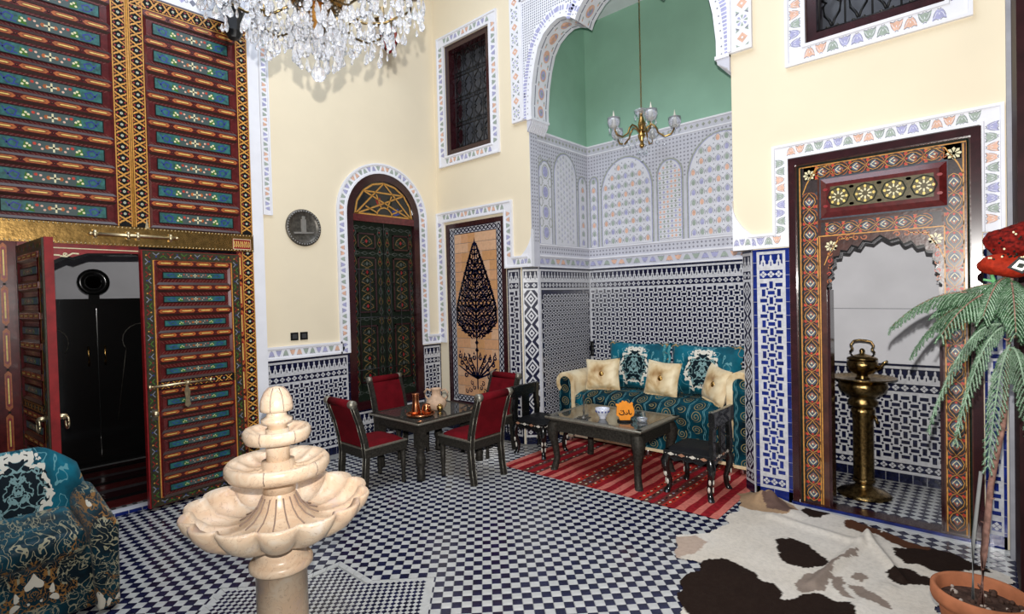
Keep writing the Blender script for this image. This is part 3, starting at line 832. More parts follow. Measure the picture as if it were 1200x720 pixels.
m = MB(); m.prism([(3.99 + .46 * cos(pi * i / 20), 2.88 + .46 * sin(pi * i / 20)) for i in range(21)], .001, .006, glassd, F); fan = m.build('fanlight', door1)
m = MB(); cx, cz = 3.99, 2.88
def bar(a, b, w=.026, mt=None): m.stroke([a, b], w * 1.25, .012, dimg, F, False); m.stroke([a, b], w * .5, .013, goldp, F, False)
pt = lambda r, a: (cx + r * cos(a), cz + r * sin(a))
for i in range(8): bar(pt(.43, pi * i / 8), pt(.43, pi * (i + 1) / 8))
for i in range(0, 9, 2):
    for st_ep in (4, 6):
        if i + st_ep <= 8: bar(pt(.43, pi * i / 8), pt(.43, pi * (i + st_ep) / 8), .022)
for i in range(4): bar(pt(.12, pi * (i + .5) / 4), pt(.30, pi * (i + .5) / 4), .02)
for i in range(6): bar(pt(.12, pi * i / 6), pt(.12, pi * (i + 1) / 6), .02)
bar((cx - .43, cz + .015), (cx + .43, cz + .015))
for i in range(4): m.prism([pt(r, a) for r, a in ((.15, pi * (i + .2) / 4), (.25, pi * (i + .3) / 4), (.25, pi * (i + .7) / 4), (.15, pi * (i + .8) / 4))], 0.006, .008, (bluep, greenp, redl, greenp)[i], F)
m.build('tracery', fan)
def doorpanel(parent, F, u0, u1, v0, v1, n, field, seedv):
    rnd = random.Random(seedv); p = MB(); p.box((u0, v0, n), (u1, v1, n + .012), field, F=F)
    b = .018
    for a, c, d, e in ((u0, u1, v0, v0 + b), (u0, u1, v1 - b, v1), (u0, u0 + b, v0, v1), (u1 - b, u1, v0, v1)): p.box((a, d, n + .012), (c, e, n + .022), dmar, F=F)
    nn = n + .0135; cu = (u0 + u1) / 2; w = u1 - u0 - .06; k = max(1, round((v1 - v0 - .06) / (w * .55))); q = (v1 - v0 - .06) / k
    for i in range(k):
        cv = v0 + .03 + (i + .5) * q
        for s in (-1, 1):
            p.stroke([(cu, cv - q * .5), (cu + s * w * .42, cv - q * .15), (cu + s * w * .3, cv + q * .2), (cu, cv + q * .5)], .010, nn, dimg, F)
            p.stroke(spiral(cu + s * w * .26, cv, w * .15, 0, s, 1, 8), .007, nn, dims, F)
        p.flat([(cu - w * .1, cv), (cu, cv - w * .14), (cu + w * .1, cv), (cu, cv + w * .14)], nn, (redl, dims)[i % 2], F)
    return p.build('panel', parent)
m = MB(); m.box((3.53, .56, -.05), (4.45, 2.80, -.035), greenp, F=F); m.box((3.985, .56, -.035), (3.995, 2.8, -.02), black, F=F); leaf = m.build('door_leaf', door1)
for k, (u0, u1) in enumerate(((3.60, 3.86), (4.12, 4.38))):
    for j, (v0, v1) in enumerate(((2.46, 2.66), (1.66, 2.36), (.78, 1.50))): doorpanel(leaf, F, u0, u1, v0, v1, -.035, greenp, j)
m = MB()
for u in (3.565, 3.93, 4.05, 4.415):
    for i in range(17):
        v = .68 + i * .125
        for s in (-1, 1): m.stroke([(u, v - .06), (u + s * .028, v - .02), (u + s * .012, v + .03), (u, v + .06)], .007, -.033, dimg if i % 2 else dims, F)
        m.flat([(u - .01, v), (u, v - .014), (u + .01, v), (u, v + .014)], -.033, redl, F)
for v in (.66, 1.58, 2.41, 2.73):
    for i in range(8):
        u = 3.6 + i * .112; m.stroke([(u - .05, v), (u, v + .02), (u + .05, v), (u, v - .02), (u - .05, v)], .007, -.033, dims, F, False)
for v in (1.15, 2.05): pass
m.build('painted_scrolls', leaf, 'stuff')
m = MB()
for v in (.95, 1.6, 2.2): m.tube([F(3.55, v, .0), F(4.43, v, .0)], .007, iron, 5)
for i in range(6): m.tube([F(3.6 + i * .155, .7, .0), F(3.6 + i * .155, 2.2, .0)], .006, iron, 5)
for i in range(6):
    for v in (2.02, 1.42, .78): m.tube([F(a, b, 0) for a, b in spiral(3.65 + i * .15, v, .05, i, 1, 1.2, 9)], .005, iron, 4)
m.build('iron_grille', door1)

# ---------------- tree of life tile panel ----------------
F = FR; TF = thing('tile_picture', 'tall framed peach tile picture of a navy scrolling tree on the back wall', 'tile picture', (-5.03, YR, .34))
Tl = lambda u, v, n=0: Vector((u + 5.03, -n, v - .34))
m = MB()
for a, b, c, d in ((-5.575, -5.515, .345, 2.83), (-4.535, -4.475, .345, 2.83), (-5.515, -4.535, .345, .41), (-5.515, -4.535, 2.77, 2.83)): m.box((a, c, -.04), (b, d, .022), dmar, F=Tl)
m.box((-5.515, .41, -.05), (-4.535, 2.77, .0), grout, F=Tl); m.build('frame', TF)
U0, U1, V0, V1 = -5.42, -4.63, .50, 2.68; nu, nv = 6, 17; tw, tvh = (U1 - U0) / nu, (V1 - V0) / nv
pm_tiles = [pm('peach_tile', (.62, .33, .17), .4, var=.12, vs=20), pm('pale_peach_tile', (.66, .40, .24), .4, var=.12, vs=20), pm('ochre_tile', (.58, .30, .13), .4, var=.12, vs=20)]
tms = []
for mt in pm_tiles:
    q = MB(); a, b = tw / 2 - .002, tvh / 2 - .002
    q.add([(-a, 0, -b), (a, 0, -b), (a, 0, b), (-a, 0, b), (-a + .002, -.006, -b + .002), (a - .002, -.006, -b + .002), (a - .002, -.006, b - .002), (-a + .002, -.006, b - .002)], [(4, 5, 6, 7), (0, 1, 5, 4), (1, 2, 6, 5), (2, 3, 7, 6), (3, 0, 4, 7)], mt)
    tms.append(to_me(q, 'tile'))
for i in range(nu):
    for j in range(nv): mesh_obj('tile', random.choice(tms), TF, Tl(U0 + (i + .5) * tw, V0 + (j + .5) * tvh))
m = MB()   # braided border
m.box((-5.515, .41, 0), (-5.42, 2.77, .006), zw, F=Tl); m.box((-4.63, .41, 0), (-4.535, 2.77, .006), zw, F=Tl); m.box((-5.42, .41, 0), (-4.63, .50, .006), zw, F=Tl); m.box((-5.42, 2.68, 0), (-4.63, 2.77, .006), zw, F=Tl)
for (a, b) in (((-5.467, .43), (-5.467, 2.75)), ((-4.583, .43), (-4.583, 2.75)), ((-5.42, .455), (-4.63, .455)), ((-5.42, 2.725), (-4.63, 2.725))):
    P = Path([a, b]); k = round(P.L / .075); p = P.L / k
    for s in (-1, 1):
        m.stroke([P(i * P.L / (k * 6), s * .026 * sin(pi * i / 6 * 1)) for i in range(k * 6 + 1)], .017, .0075, zb, Tl, False)
        m.stroke([P(0, s * .042), P(P.L, s * .042)], .010, .0075, zb, Tl, False)
    for i in range(k): q = P((i + .5) * p, 0); m.flat([(q[0] - .008, q[1]), (q[0], q[1] - .008), (q[0] + .008, q[1]), (q[0], q[1] + .008)], .0078, zb, Tl)
m.build('braided_border', TF)
m = MB(); rnd = random.Random(3); cu = -5.03; n = .0075
def canopy(v):   # half width of the cypress shape
    t = (v - 1.28) / (2.58 - 1.28)
    return 0 if t < 0 or t > 1 else .37 * min(1, (t / .16) ** .6 if t < .16 else 1) * (1 - max(0, (t - .30) / .70) ** 1.15)
m.stroke([(cu, .60), (cu, 2.5)], .022, n, zb, Tl, False)
v = 1.36
for s in (-1, 1):
    for i in range(60):
        t = i / 59; vv = 1.29 + t * 1.27; w = canopy(vv)
        if w > .02: m.flat([(cu + s * (w - .02), vv - .025), (cu + s * (w + .022), vv + .012), (cu + s * (w - .012), vv + .028)], n, zb, Tl)
v = 1.34; row = 0
while v < 2.52:
    w = canopy(v); k = int(w / .072 + .5)
    for i in range(k):
        x = (i + .5 + .25 * (row % 2)) * w / max(1, k)
        if x > w - .01: continue
        for s in (-1, 1):
            r = .040 + .008 * ((i + row) % 2)
            m.stroke(spiral(cu + s * x, v, r, (pi / 2 if (row + i) % 2 else -pi / 2), s * (1 if (row + i) % 2 else -1), 1.15, 12), .021, n, zb, Tl)
            m.stroke([(cu + s * (x - .05), v - .07), (cu + s * (x - .012), v - .035), (cu + s * (x + .035), v - .03)], .022, n, zb, Tl)
            m.flat([(cu + s * (x + .005), v + .045), (cu + s * (x + .022), v + .062), (cu + s * (x + .005), v + .082), (cu + s * (x - .010), v + .06)], n, zb, Tl)
    v += .068; row += 1
for s in (-1, 1):
    for k in range(9):
        t = k / 8; v0 = 1.32 + t * .95; w = canopy(v0 + .1)
        m.stroke([(cu, v0 - .04), (cu + s * w * .3, v0 + .02), (cu + s * w * .7, v0 + .03), (cu + s * w * .97, v0 + .13)], .022, n, zb, Tl)
m.flat([(cu - .03, 2.53), (cu, 2.48), (cu + .03, 2.53), (cu + .01, 2.56), (cu, 2.62), (cu - .01, 2.56)], n, zb, Tl)
for v in (1.12, 1.22): m.flat([(cu - .035, v), (cu, v - .04), (cu + .035, v), (cu, v + .04)], n, zb, Tl)
for s in (-1, 1):   # lower spray
    for k in range(4):
        a = .35 + k * .33; m.stroke([(cu, .74), (cu + s * .16 * cos(a), .76 + .10 * sin(a)), (cu + s * .37 * cos(a * .8), .80 + .28 * sin(a))], .026, n, zb, Tl)
    for (x, y) in ((.10, .90), (.20, .88), (.30, .94), (.14, .99), (.24, 1.0), (.33, 1.03), (.08, .80), (.06, 1.02), (.22, .78)):
        m.stroke(spiral(cu + s * x, y, .038, 1, s, 1.2, 12), .022, n, zb, Tl); m.flat([(cu + s * x - .015, y + .05), (cu + s * x, y + .035), (cu + s * x + .015, y + .05), (cu + s * x, y + .08)], n, zb, Tl)
    for (x, y) in ((.06, .62), (.13, .58), (.10, .68), (.2, .56)): m.stroke(spiral(cu + s * x, y, .035, 2, -s, 1.1, 10), .016, n, zb, Tl)
m.build('tree_inlay', TF)

# ---------------- right doorway: painted frame ----------------
F = FR; dz = MB()
dz.box((-1.23, 0, -.10), (-1.18, 2.895, .035), dmar, F=F); dz.box((-.08, 0, -.10), (-.025, 2.895, .035), dmar, F=F); dz.box((-1.18, 2.84, -.10), (-.08, 2.895, .035), dmar, F=F)
dz.box((-1.23, 0, -.10), (-.025, .035, .035), dmar, F=F)
door2 = dz.build('door_2', kind='structure')
brd = pm('brown_red_painted_board', (.060, .014, .007), .3, var=.4, vs=12, coat=.8, bs=35, bstr=.25)
sc_l = [(-.965, 1.70), (-.965, 1.82), (-.945, 1.84), (-.955, 1.89), (-.925, 1.92), (-.945, 1.97), (-.91, 2.0), (-.915, 2.05), (-.875, 2.055), (-.865, 2.10), (-.82, 2.09), (-.79, 2.135), (-.745, 2.115), (-.715, 2.165), (-.66, 2.15), (-.605, 2.195)]
sc = sc_l + [(-1.205 - u, v) for u, v in reversed(sc_l[:-1])]
m = MB(); m.prism([(-1.18, .035), (-.965, .035)] + sc + [(-.24, .035), (-.08, .035), (-.08, 2.84), (-1.18, 2.84)], -.08, .005, brd, F)
for a, b in (((-1.165, .035), (-1.165, 2.825)), ((-1.165, 2.825), (-.095, 2.825)), ((-.095, 2.825), (-.095, .035))): m.stroke([a, b], .014, .007, greenp, F, False); pass
board = m.build('painted_board', door2, fixn=True)
m = MB(); m.box((-.965, .035, -.14), (-.945, 1.8, .0), dmar, F=F); m.box((-.26, .035, -.14), (-.24, 1.8, .0), dmar, F=F)
for a, b in zip(sc, sc[1:]): m.add([F(a[0], a[1], .012), F(b[0], b[1], .012), F(b[0], b[1], -.10), F(a[0], a[1], -.10), F(a[0], a[1] + .016, .012), F(b[0], b[1] + .016, .012)], [(0, 1, 2, 3), (4, 5, 1, 0)], black)
m.build('scalloped_edge', board)
slb = pm('slate_lotus_paint', (.075, .10, .15), .4, var=.4, vs=50)
def lotusband(mb, P, w, n, F, per=.135):
    k = max(1, round(P.L / per)); p = P.L / k
    for i in range(k):
        t = (i + .5) * p; q = lambda a, b: P(t + a * p, b * w)
        for s in (-1, 1):
            mb.stroke([q(-.5, 0), q(-.38, s * .22), q(-.12, s * .36), q(.12, s * .30), q(.34, s * .10), q(.5, 0)], w * .035, n + .001, goldp, F, False)
            mb.stroke([q(-.1, s * .20), q(.05, s * .10), q(.18, s * .02)], w * .06, n + .001, orange, F)
            mb.flat([q(.25, s * .48), q(.42, s * .30), q(.5, s * .48)], n + .0005, slp, F); mb.flat([q(-.25, s * .48), q(-.42, s * .30), q(-.5, s * .48)], n + .0005, orange, F)
        mb.flat([q(-.34, 0), q(-.22, .20), q(-.02, .30), q(.08, .16), q(.24, .0), q(.08, -.16), q(-.02, -.30), q(-.22, -.20)], n + .0005, slb, F)
        for s in (-1, 1): mb.stroke([q(-.25, 0), q(-.12, s * .12), q(.02, s * .22)], w * .05, n + .0012, creamp, F); mb.stroke([q(.5, s * .08), q(.40, s * .30), q(.22, s * .44), q(.02, s * .46)], w * .05, n + .001, orange, F); mb.flat([q(-.5, s * .30), q(-.40, s * .42), q(-.28, s * .36), q(-.42, s * .22)], n + .0008, redp, F)
        mb.flat([q(-.44, 0), q(-.36, .08), q(-.28, 0), q(-.36, -.08)], n + .001, redp, F); mb.flat([q(-.05, 0), q(.02, .05), q(.1, 0), q(.02, -.05)], n + .0015, creamp, F)
m = MB(); n = .006
band_bg = pm('slate_brown_ground', (.030, .018, .018), .35, var=.5, vs=40, coat=.5)
for a_ in ((-1.145, -1.022, .04, 2.81), (-.228, -.115, .04, 2.81), (-1.12, -.13, 2.70, 2.81), (-1.0, -.24, 2.245, 2.345)): m.flat(rect(*a_), n - .0005, band_bg, F)
lotusband(m, Path([(-1.082, .06), (-1.082, 2.60)]), .125, n, F); lotusband(m, Path([(-.172, 2.6), (-.172, .06)]), .115, n, F)
lotusband(m, Path([(-1.04, 2.755), (-.22, 2.755)]), .115, n, F, .11); lotusband(m, Path([(-.97, 2.29), (-.29, 2.29)]), .105, n, F, .11)
for a, b in (((-1.15, .04), (-1.15, 2.81)), ((-1.135, .04), (-1.135, 2.81)), ((-1.025, .04), (-1.025, 2.23)), ((-1.01, .04), (-1.01, 2.23)), ((-1.15, 2.81), (-.10, 2.81)), ((-.10, 2.81), (-.10, .04)), ((-.225, .04), (-.225, 2.23)), ((-1.02, 2.235), (-.22, 2.235)), ((-.12, .04), (-.12, 2.8))):
    m.stroke([a, b], .008, n + .001, goldp if a[0] != -1.135 else greenp, F, False)
for (cx_, cz_, s) in ((-.93, 2.15, 1), (-.275, 2.15, -1), (-1.08, 2.74, 1), (-.17, 2.74, -1)):
    for k in range(8):
        an = k * pi / 4; m.flat([(cx_ + .008 * cos(an), cz_ + .008 * sin(an)), (cx_ + .035 * cos(an - .3), cz_ + .035 * sin(an - .3)), (cx_ + .045 * cos(an), cz_ + .045 * sin(an)), (cx_ + .035 * cos(an + .3), cz_ + .035 * sin(an + .3))], n + .001, creamp, F)
    m.stroke([(cx_ - s * .05, cz_ - .15), (cx_ - s * .02, cz_ - .07), (cx_ + s * .05, cz_ + .05), (cx_ + s * .16, cz_ + .06)], .009, n + .001, goldp, F)
    for k in range(4): m.stroke(spiral(cx_ + s * (.06 + k * .055), cz_ + (.055 if cz_ < 2.5 else .0) , .024, k, s, 1, 8), .009, n + .001, orange, F)
    if cz_ < 2.5:
        for k in range(5): m.stroke(spiral(cx_ - s * .012, cz_ - .06 - k * .055, .02, k, -s, 1, 8), .008, n + .001, (orange, redp)[k % 2], F); m.flat(oval(cx_ + s * .03, cz_ - .02 - k * .0, .01, .01, 6), n + .001, redp, F)
m.build('painted_arabesque', board, 'stuff')
m = MB(); a, b, c, d = -1.0, -.205, 2.375, 2.695
for (p, q) in ((( a, c), (b, c)), ((b, c), (b, d)), ((b, d), (a, d)), ((a, d), (a, c))): pass
o4 = [(a, c), (b, c), (b, d), (a, d)]; i4 = [(a + .045, c + .045), (b - .045, c + .045), (b - .045, d - .045), (a + .045, d - .045)]
for k in range(4):
    k2 = (k + 1) % 4; m.add([F(*o4[k], .012), F(*o4[k2], .012), F(*i4[k2], .035), F(*i4[k], .035)], [(0, 1, 2, 3)], maroon)
m.flat(i4, .035, maroon, F)
m.stroke(o4 + [o4[0]], .018, .014, slp, F, False)
m.prism(rect(a + .075, b - .075, c + .075, d - .075), .035, .038, pm('olive_gilt_ground', (.085, .065, .02), .4, var=.4, vs=60), F)
for i in range(4):
    cx_ = -.87 + i * .178; cz_ = 2.535
    for k in range(8):
        an = k * pi / 4; r = .055
        m.prism(oval(cx_ + r * cos(an), cz_ + r * sin(an), .009, .011, 8), .038, .043, yell, F)
        m.stroke([(cx_ + .02 * cos(an), cz_ + .02 * sin(an)), (cx_ + .042 * cos(an), cz_ + .042 * sin(an))], .010, .0395, creamp, F, False)
        m.stroke([(cx_ + .075 * cos(an), cz_ + .075 * sin(an)), (cx_ + .075 * cos(an + pi / 4), cz_ + .075 * sin(an + pi / 4))], .008, .0395, greenp, F, False)
    for sx in (-1, 1):
        for sz in (-1, 1): m.flat(oval(cx_ + sx * .089, cz_ + sz * .066, .018, .012, 6), .0395, redl, F)
m.build('carved_plaque', board)

# ---------------- alcove behind the right doorway ----------------
ab = MB(); ab.box((-1.45, 0, -.1), (.4, 2.95, 0), plaster, F=FA); wa = ab.build('wall_alcove_back', kind='structure')
ab = MB(); ab.box((-1.55, 5.18, 0), (-1.45, 6.1, 2.95), plaster); ab.build('wall_alcove_left', kind='structure')
ab = MB(); ab.box((.3, 5.18, 0), (.4, 6.1, 2.95), plaster); ab.build('wall_alcove_right', kind='structure')
ab = MB(); ab.box((-1.55, 5.18, 2.95), (.4, 6.1, 3.05), plaster); ab.build('ceiling_alcove', kind='structure')
ab = MB(); ab.box((-1.55, 5.18, 0), (.4, 5.18, 0.001), plaster)
dado(wa, FA, -1.44, .30, 0, 1.10, 'weave', side=.0, cell=.07)
m = MB(); m.stroke([(-1.44, 1.62), (.3, 1.60)], .006, .001, greyd, FA, False); m.build('crack', wa)

# ---------------- the great painted gate ----------------
F = FG
gb = MB(); gb.box((-.6, 2.34, -.12), (2.262, 4.60, 0), dmar, F=F); gb.box((-.6, 0, -.12), (.33, 2.34, 0), dmar, F=F); gb.box((2.10, 0, -.12), (2.262, 2.34, 0), dmar, F=F)
gate = gb.build('door_3', kind='structure')
def lilyband(mb, P, w, n, F, per=.098):
    """gold forked lilies on near black, dot in between"""
    k = max(1, round(P.L / per)); p = P.L / k
    for i in range(k):
        t = (i + .5) * p; q = lambda a, b: P(t + a * p, b * w)
        for sg in (-1, 1):
            for sh in (-1, 1):
                mb.stroke([q(0, 0), q(sg * .14, sh * .16), q(sg * .20, sh * .32), q(sg * .36, sh * .44)], w * .16, n + .001, goldp, F)
        mb.stroke([q(-.12, 0), q(.12, 0)], w * .2, n + .0012, goldp, F)
        for sh in (-1, 1): mb.flat([q(-.10, sh * .46), q(0, sh * .28), q(.10, sh * .46)], n + .001, orange, F)
        c = q(.5, 0); mb.flat(oval(c[0], c[1], w * .13, w * .13, 8), n + .001, sage, F); mb.flat(oval(c[0], c[1], w * .085, w * .085, 8), n + .0013, creamp, F); mb.flat(oval(c[0], c[1], w * .045, w * .045, 6), n + .0016, blk, F)
        for sh in (-1, 1): mb.flat([q(.40, sh * .30), q(.5, sh * .20), q(.60, sh * .30), q(.5, sh * .42)], n + .001, redl, F)
carv = pm('carved_brown_red', (.13, .022, .012), .45, var=.4, vs=60); rust = pm('rust_orange_paint', (.24, .055, .012), .4, var=.3, vs=50)
def cartband(mb, u0, u1, v0, v1, n, F, yel=True, k=4):
    """orange rail with pale elongated cartouches"""
    mb.flat(rect(u0, u1, v0, v1), n, maroon, F); h = v1 - v0
    if u1 - u0 > h:
        p = (u1 - u0) / k
        for i in range(k):
            a, b, c = u0 + i * p, u0 + (i + 1) * p, (v0 + v1) / 2
            mb.flat([(a + p * .06, c), (a + p * .16, c - h * .42), (b - p * .16, c - h * .42), (b - p * .06, c), (b - p * .16, c + h * .42), (a + p * .16, c + h * .42)], n + .0008, orange, F)
            mb.flat([(a + p * .17, c), (a + p * .24, c - h * .26), (b - p * .24, c - h * .26), (b - p * .17, c), (b - p * .24, c + h * .26), (a + p * .24, c + h * .26)], n + .0016, rust, F)
            mb.flat([(a + p * .22, c), (a + p * .28, c - h * .10), (b - p * .28, c - h * .10), (b - p * .22, c), (b - p * .28, c + h * .10), (a + p * .28, c + h * .10)], n + .0024, yell if yel else goldp, F)
            if i: mb.flat(oval(a, c, h * .22, h * .28, 8), n + .0024, greenp, F); mb.flat(oval(a, c, h * .1, h * .12, 6), n + .003, redl, F)
    else:
        w = u1 - u0; p = (v1 - v0) / k
        for i in range(k):
            a, b, c = v0 + i * p, v0 + (i + 1) * p, (u0 + u1) / 2
            mb.flat([(c, a + p * .03), (c + w * .4, a + p * .1), (c + w * .4, b - p * .1), (c, b - p * .03), (c - w * .4, b - p * .1), (c - w * .4, a + p * .1)], n + .0008, orange, F)
            mb.flat([(c, a + p * .12), (c + w * .25, a + p * .16), (c + w * .25, b - p * .16), (c, b - p * .12), (c - w * .25, b - p * .16), (c - w * .25, a + p * .16)], n + .0016, redl, F)
            mb.flat(rect(c - w * .09, c + w * .09, a + p * .2, b - p * .2), n + .0024, yell, F)
            mb.flat(rect(c - w * .16, c + w * .16, a - w * .13, a + w * .13), n + .0024, greenp, F)
def barpaint(mb, u0, u1, v0, v1, n, F):
    """teal painted bar with flowers, mirrored"""
    mb.flat(rect(u0 - .008, u1 + .008, v0 - .008, v1 + .008), n, blk, F); mb.flat(rect(u0, u1, v0, v1), n + .0006, tealp, F)
    c, h, L = (v0 + v1) / 2, v1 - v0, (u1 - u0) / 2; cu = (u0 + u1) / 2; n += .0012
    mb.flat(rect(cu - L * .42, cu + L * .42, v0, v1), n - .0003, pm('grey_green_paint', (.055, .085, .08), .4), F)
    for s in (-1, 1):
        e = lambda x, y: (cu + s * L * x, c + y * h)
        mb.stroke([e(.88, -.1), e(.78, .3), e(.66, .1), e(.70, -.3), e(.60, -.35)], h * .16, n, bluep, F); mb.stroke([e(.92, .3), e(.80, -.3), e(.7, -.4)], h * .12, n, bluep, F)
        mb.flat([e(.40, -.42), e(.58, -.3), e(.55, .3), e(.45, .1)], n - .0001, pm('leaf_green', (.07, .17, .03), .5), F)
        for x, y in ((.50, .1), (.54, -.18), (.45, -.05), (.27, .15), (.22, -.2)): mb.flat(oval(*e(x, y), h * .11, h * .11, 6), n + .0004, creamp if x > .3 else peach, F)
        mb.flat(oval(*e(.12, 0), L * .05, h * .2, 6), n, orange, F); mb.flat(oval(*e(.36, .2), h * .14, h * .14, 6), n, redp, F)
    mb.stroke([(cu - h * .38, c), (cu + h * .38, c)], h * .14, n + .0004, creamp, F, False); mb.stroke([(cu, c - h * .38), (cu, c + h * .38)], h * .14, n + .0004, creamp, F, False)
    mb.flat(oval(cu, c, h * .1, h * .1, 6), n + .0008, blk, F)
brn = pm('dark_brown_lacquer', (.035, .010, .005), .35, var=.3, vs=30)
def gate_row(parent, F, u0, u1, v0, v1, n, barh, inset, cart=4):
    """one recessed board (panel) with its painted bar, and the rail above it"""
    r = .21 * (v1 - v0); p = MB(); t = v1 - r
    p.box((u0, v0, n), (u1, t, n + .006), maroon, F=F)
    o_ = [(u0, v0), (u1, v0), (u1, t), (u0, t)]; b = .022; i_ = [(u0 + b, v0 + b), (u1 - b, v0 + b), (u1 - b, t - b), (u0 + b, t - b)]
    for k in range(4): k2 = (k + 1) % 4; p.add([F(*o_[k], n + .020), F(*o_[k2], n + .020), F(*i_[k2], n + .007), F(*i_[k], n + .007)], [(0, 1, 2, 3)], (brn, maroon)[k % 2])
    c = (v0 + t) / 2; q = (t - v0) * .5 - b
    for k in range(int((u1 - u0 - 2 * b) / .03)):   # fine carving either side of the bar
        u = u0 + b + .015 + k * .03
        for s in (-1, 1): p.stroke([(u - .012, c + s * (barh * .5 + .012)), (u + .01, c + s * (q - .004))], .006, n + .0075, carv, F, False)
    pa = p.build('panel', parent)
    bb = MB(); bb.box((u0 + inset, c - barh / 2, n + .006), (u1 - inset, c + barh / 2, n + .014), slp, F=F); barpaint(bb, u0 + inset, u1 - inset, c - barh / 2, c + barh / 2, n + .0145, F); bb.build('painted_bar', pa)
    rl = MB(); rl.box((u0, t, n), (u1, v1, n + .018), maroon, F=F); cartband(rl, u0, u1, t + .004, v1 - .004, n + .0185, F, k=cart); rl.build('rail', parent)
for j in range(8):
    gate_row(gate, F, 1.375, 2.145, 2.515 + j * .2425, 2.515 + (j + 1) * .2425, .004, .088, .075)
    gate_row(gate, F, .33, 1.135, 2.515 + j * .2425, 2.515 + (j + 1) * .2425, .004, .088, .08)
m = MB()
for u0, u1, v0, v1 in ((1.135, 1.245, 2.51, 4.56), (1.262, 1.372, 2.51, 4.56), (2.148, 2.26, .04, 2.33), (2.148, 2.26, 2.51, 4.56)):
    m.box((u0, v0, 0), (u1, v1, .02), blk, F=F); lilyband(m, Path([((u0 + u1) / 2, v0 + .01), ((u0 + u1) / 2, v1 - .01)]), (u1 - u0) * .84, .0205, F)
    for u in (u0 + .006, u1 - .006): m.stroke([(u, v0), (u, v1)], .009, .0215, goldp, F, False)
for u0, u1 in ((1.262, 2.26), (.3, 1.245)):
    m.box((u0, 4.46, 0), (u1, 4.57, .0205), blk, F=F); lilyband(m, Path([(u0 + .05, 4.515), (u1 - .05, 4.515)]), .09, .0215, F)
    for v in (4.463, 4.565): m.stroke([(u0, v), (u1, v)], .009, .023, goldp, F, False)
m.tube([F(1.253, 2.5, .02), F(1.253, 4.6, .02)], .008, goldp, 6)
m.build('lily_band', gate)
m = MB(); m.box((-.6, 2.335, 0), (2.262, 2.505, .028), brass, F=F)
for i in range(100):
    for v in (2.345, 2.495): m.sph(F(-.58 + i * .0286, v, .029), .007, ltbrass, 5, 4)
bp = m.build('brass_band', gate)
m = MB(); m.tube([F(.95, 2.425, .05), F(1.56, 2.425, .05)], .016, ltbrass, 8)
for u in (.97, 1.2, 1.27, 1.52): m.sph(F(u, 2.425, .05), (.02, .02, .035), ltbrass, 8, 6); m.box((u - .012, 2.39, .02), (u + .012, 2.46, .045), ltbrass, F=F)
for u in (.94, 1.57): m.sph(F(u, 2.425, .05), .016, ltbrass, 8, 6)
m.flat([(1.33, 2.5), (1.36, 2.5), (1.35, 2.56), (1.345, 2.60), (1.34, 2.56)], .03, ltbrass, F)
m.build('slide_bolt', gate)
m = MB(); m.box((2.06, 2.35, .028), (2.235, 2.46, .034), redl, F=F)
for k, c in enumerate('ABCDEFGH'):
    u = 2.075 + k * .0195; m.stroke([(u, 2.375), (u + .004, 2.40 + .02 * (k % 2)), (u - .003, 2.435)], .007, .0355, yell, F, False)
    if k % 2: m.stroke([(u - .005, 2.39), (u + .012, 2.395)], .006, .0355, yell, F, False)
m.stroke([(2.065, 2.355), (2.23, 2.355), (2.23, 2.455), (2.065, 2.455), (2.065, 2.355)], .006, .0355, creamp, F, False)
m.build('painted_plate', gate)
m = MB()   # side posts with yellow cartouches
m.box((.33, .03, 0), (.485, 2.335, .03), maroon, F=F); cartband(m, .385, .435, .04, 2.33, .031, F, k=7)
m.box((2.095, .03, 0), (2.147, 2.335, .03), maroon, F=F); cartband(m, 2.10, 2.145, .04, 2.33, .031, F, k=8)
m.build('post', gate)
m = MB()   # carved valance under the lintel
m.prism([(.49, 2.335), (.49, 2.20), (.56, 2.215), (.60, 2.185), (.66, 2.215), (.70, 2.195), (.78, 2.24), (.82, 2.225), (.92, 2.262), (1.15, 2.272), (1.28, 2.272), (1.28, 2.335)][::-1], -.05, .01, redl, F)
m.prism([(.49, 2.20), (.49, 2.16), (.57, 2.185), (.60, 2.16), (.67, 2.19), (.71, 2.165), (.79, 2.215), (.83, 2.20), (.93, 2.245), (1.28, 2.258), (1.28, 2.272), (1.15, 2.272), (.92, 2.262), (.82, 2.225), (.78, 2.24), (.70, 2.195), (.66, 2.215), (.60, 2.185), (.56, 2.215)], -.055, -.01, black, F)
for c in ((.53, 2.222), (.655, 2.228), (.775, 2.245)): m.stroke([(c[0] - .03, c[1] - .012), (c[0] + .01, c[1] - .016), (c[0] + .05, c[1] + .012), (c[0] + .09, c[1] + .01)], .012, .012, creamp, F, False); m.stroke(spiral(c[0], c[1], .015, 0, 1, 1.2, 8), .008, .013, creamp, F, False)
m.stroke([(.49, 2.30), (1.28, 2.295)], .008, .012, creamp, F, False)
m.build('valance', gate, fixn=True)
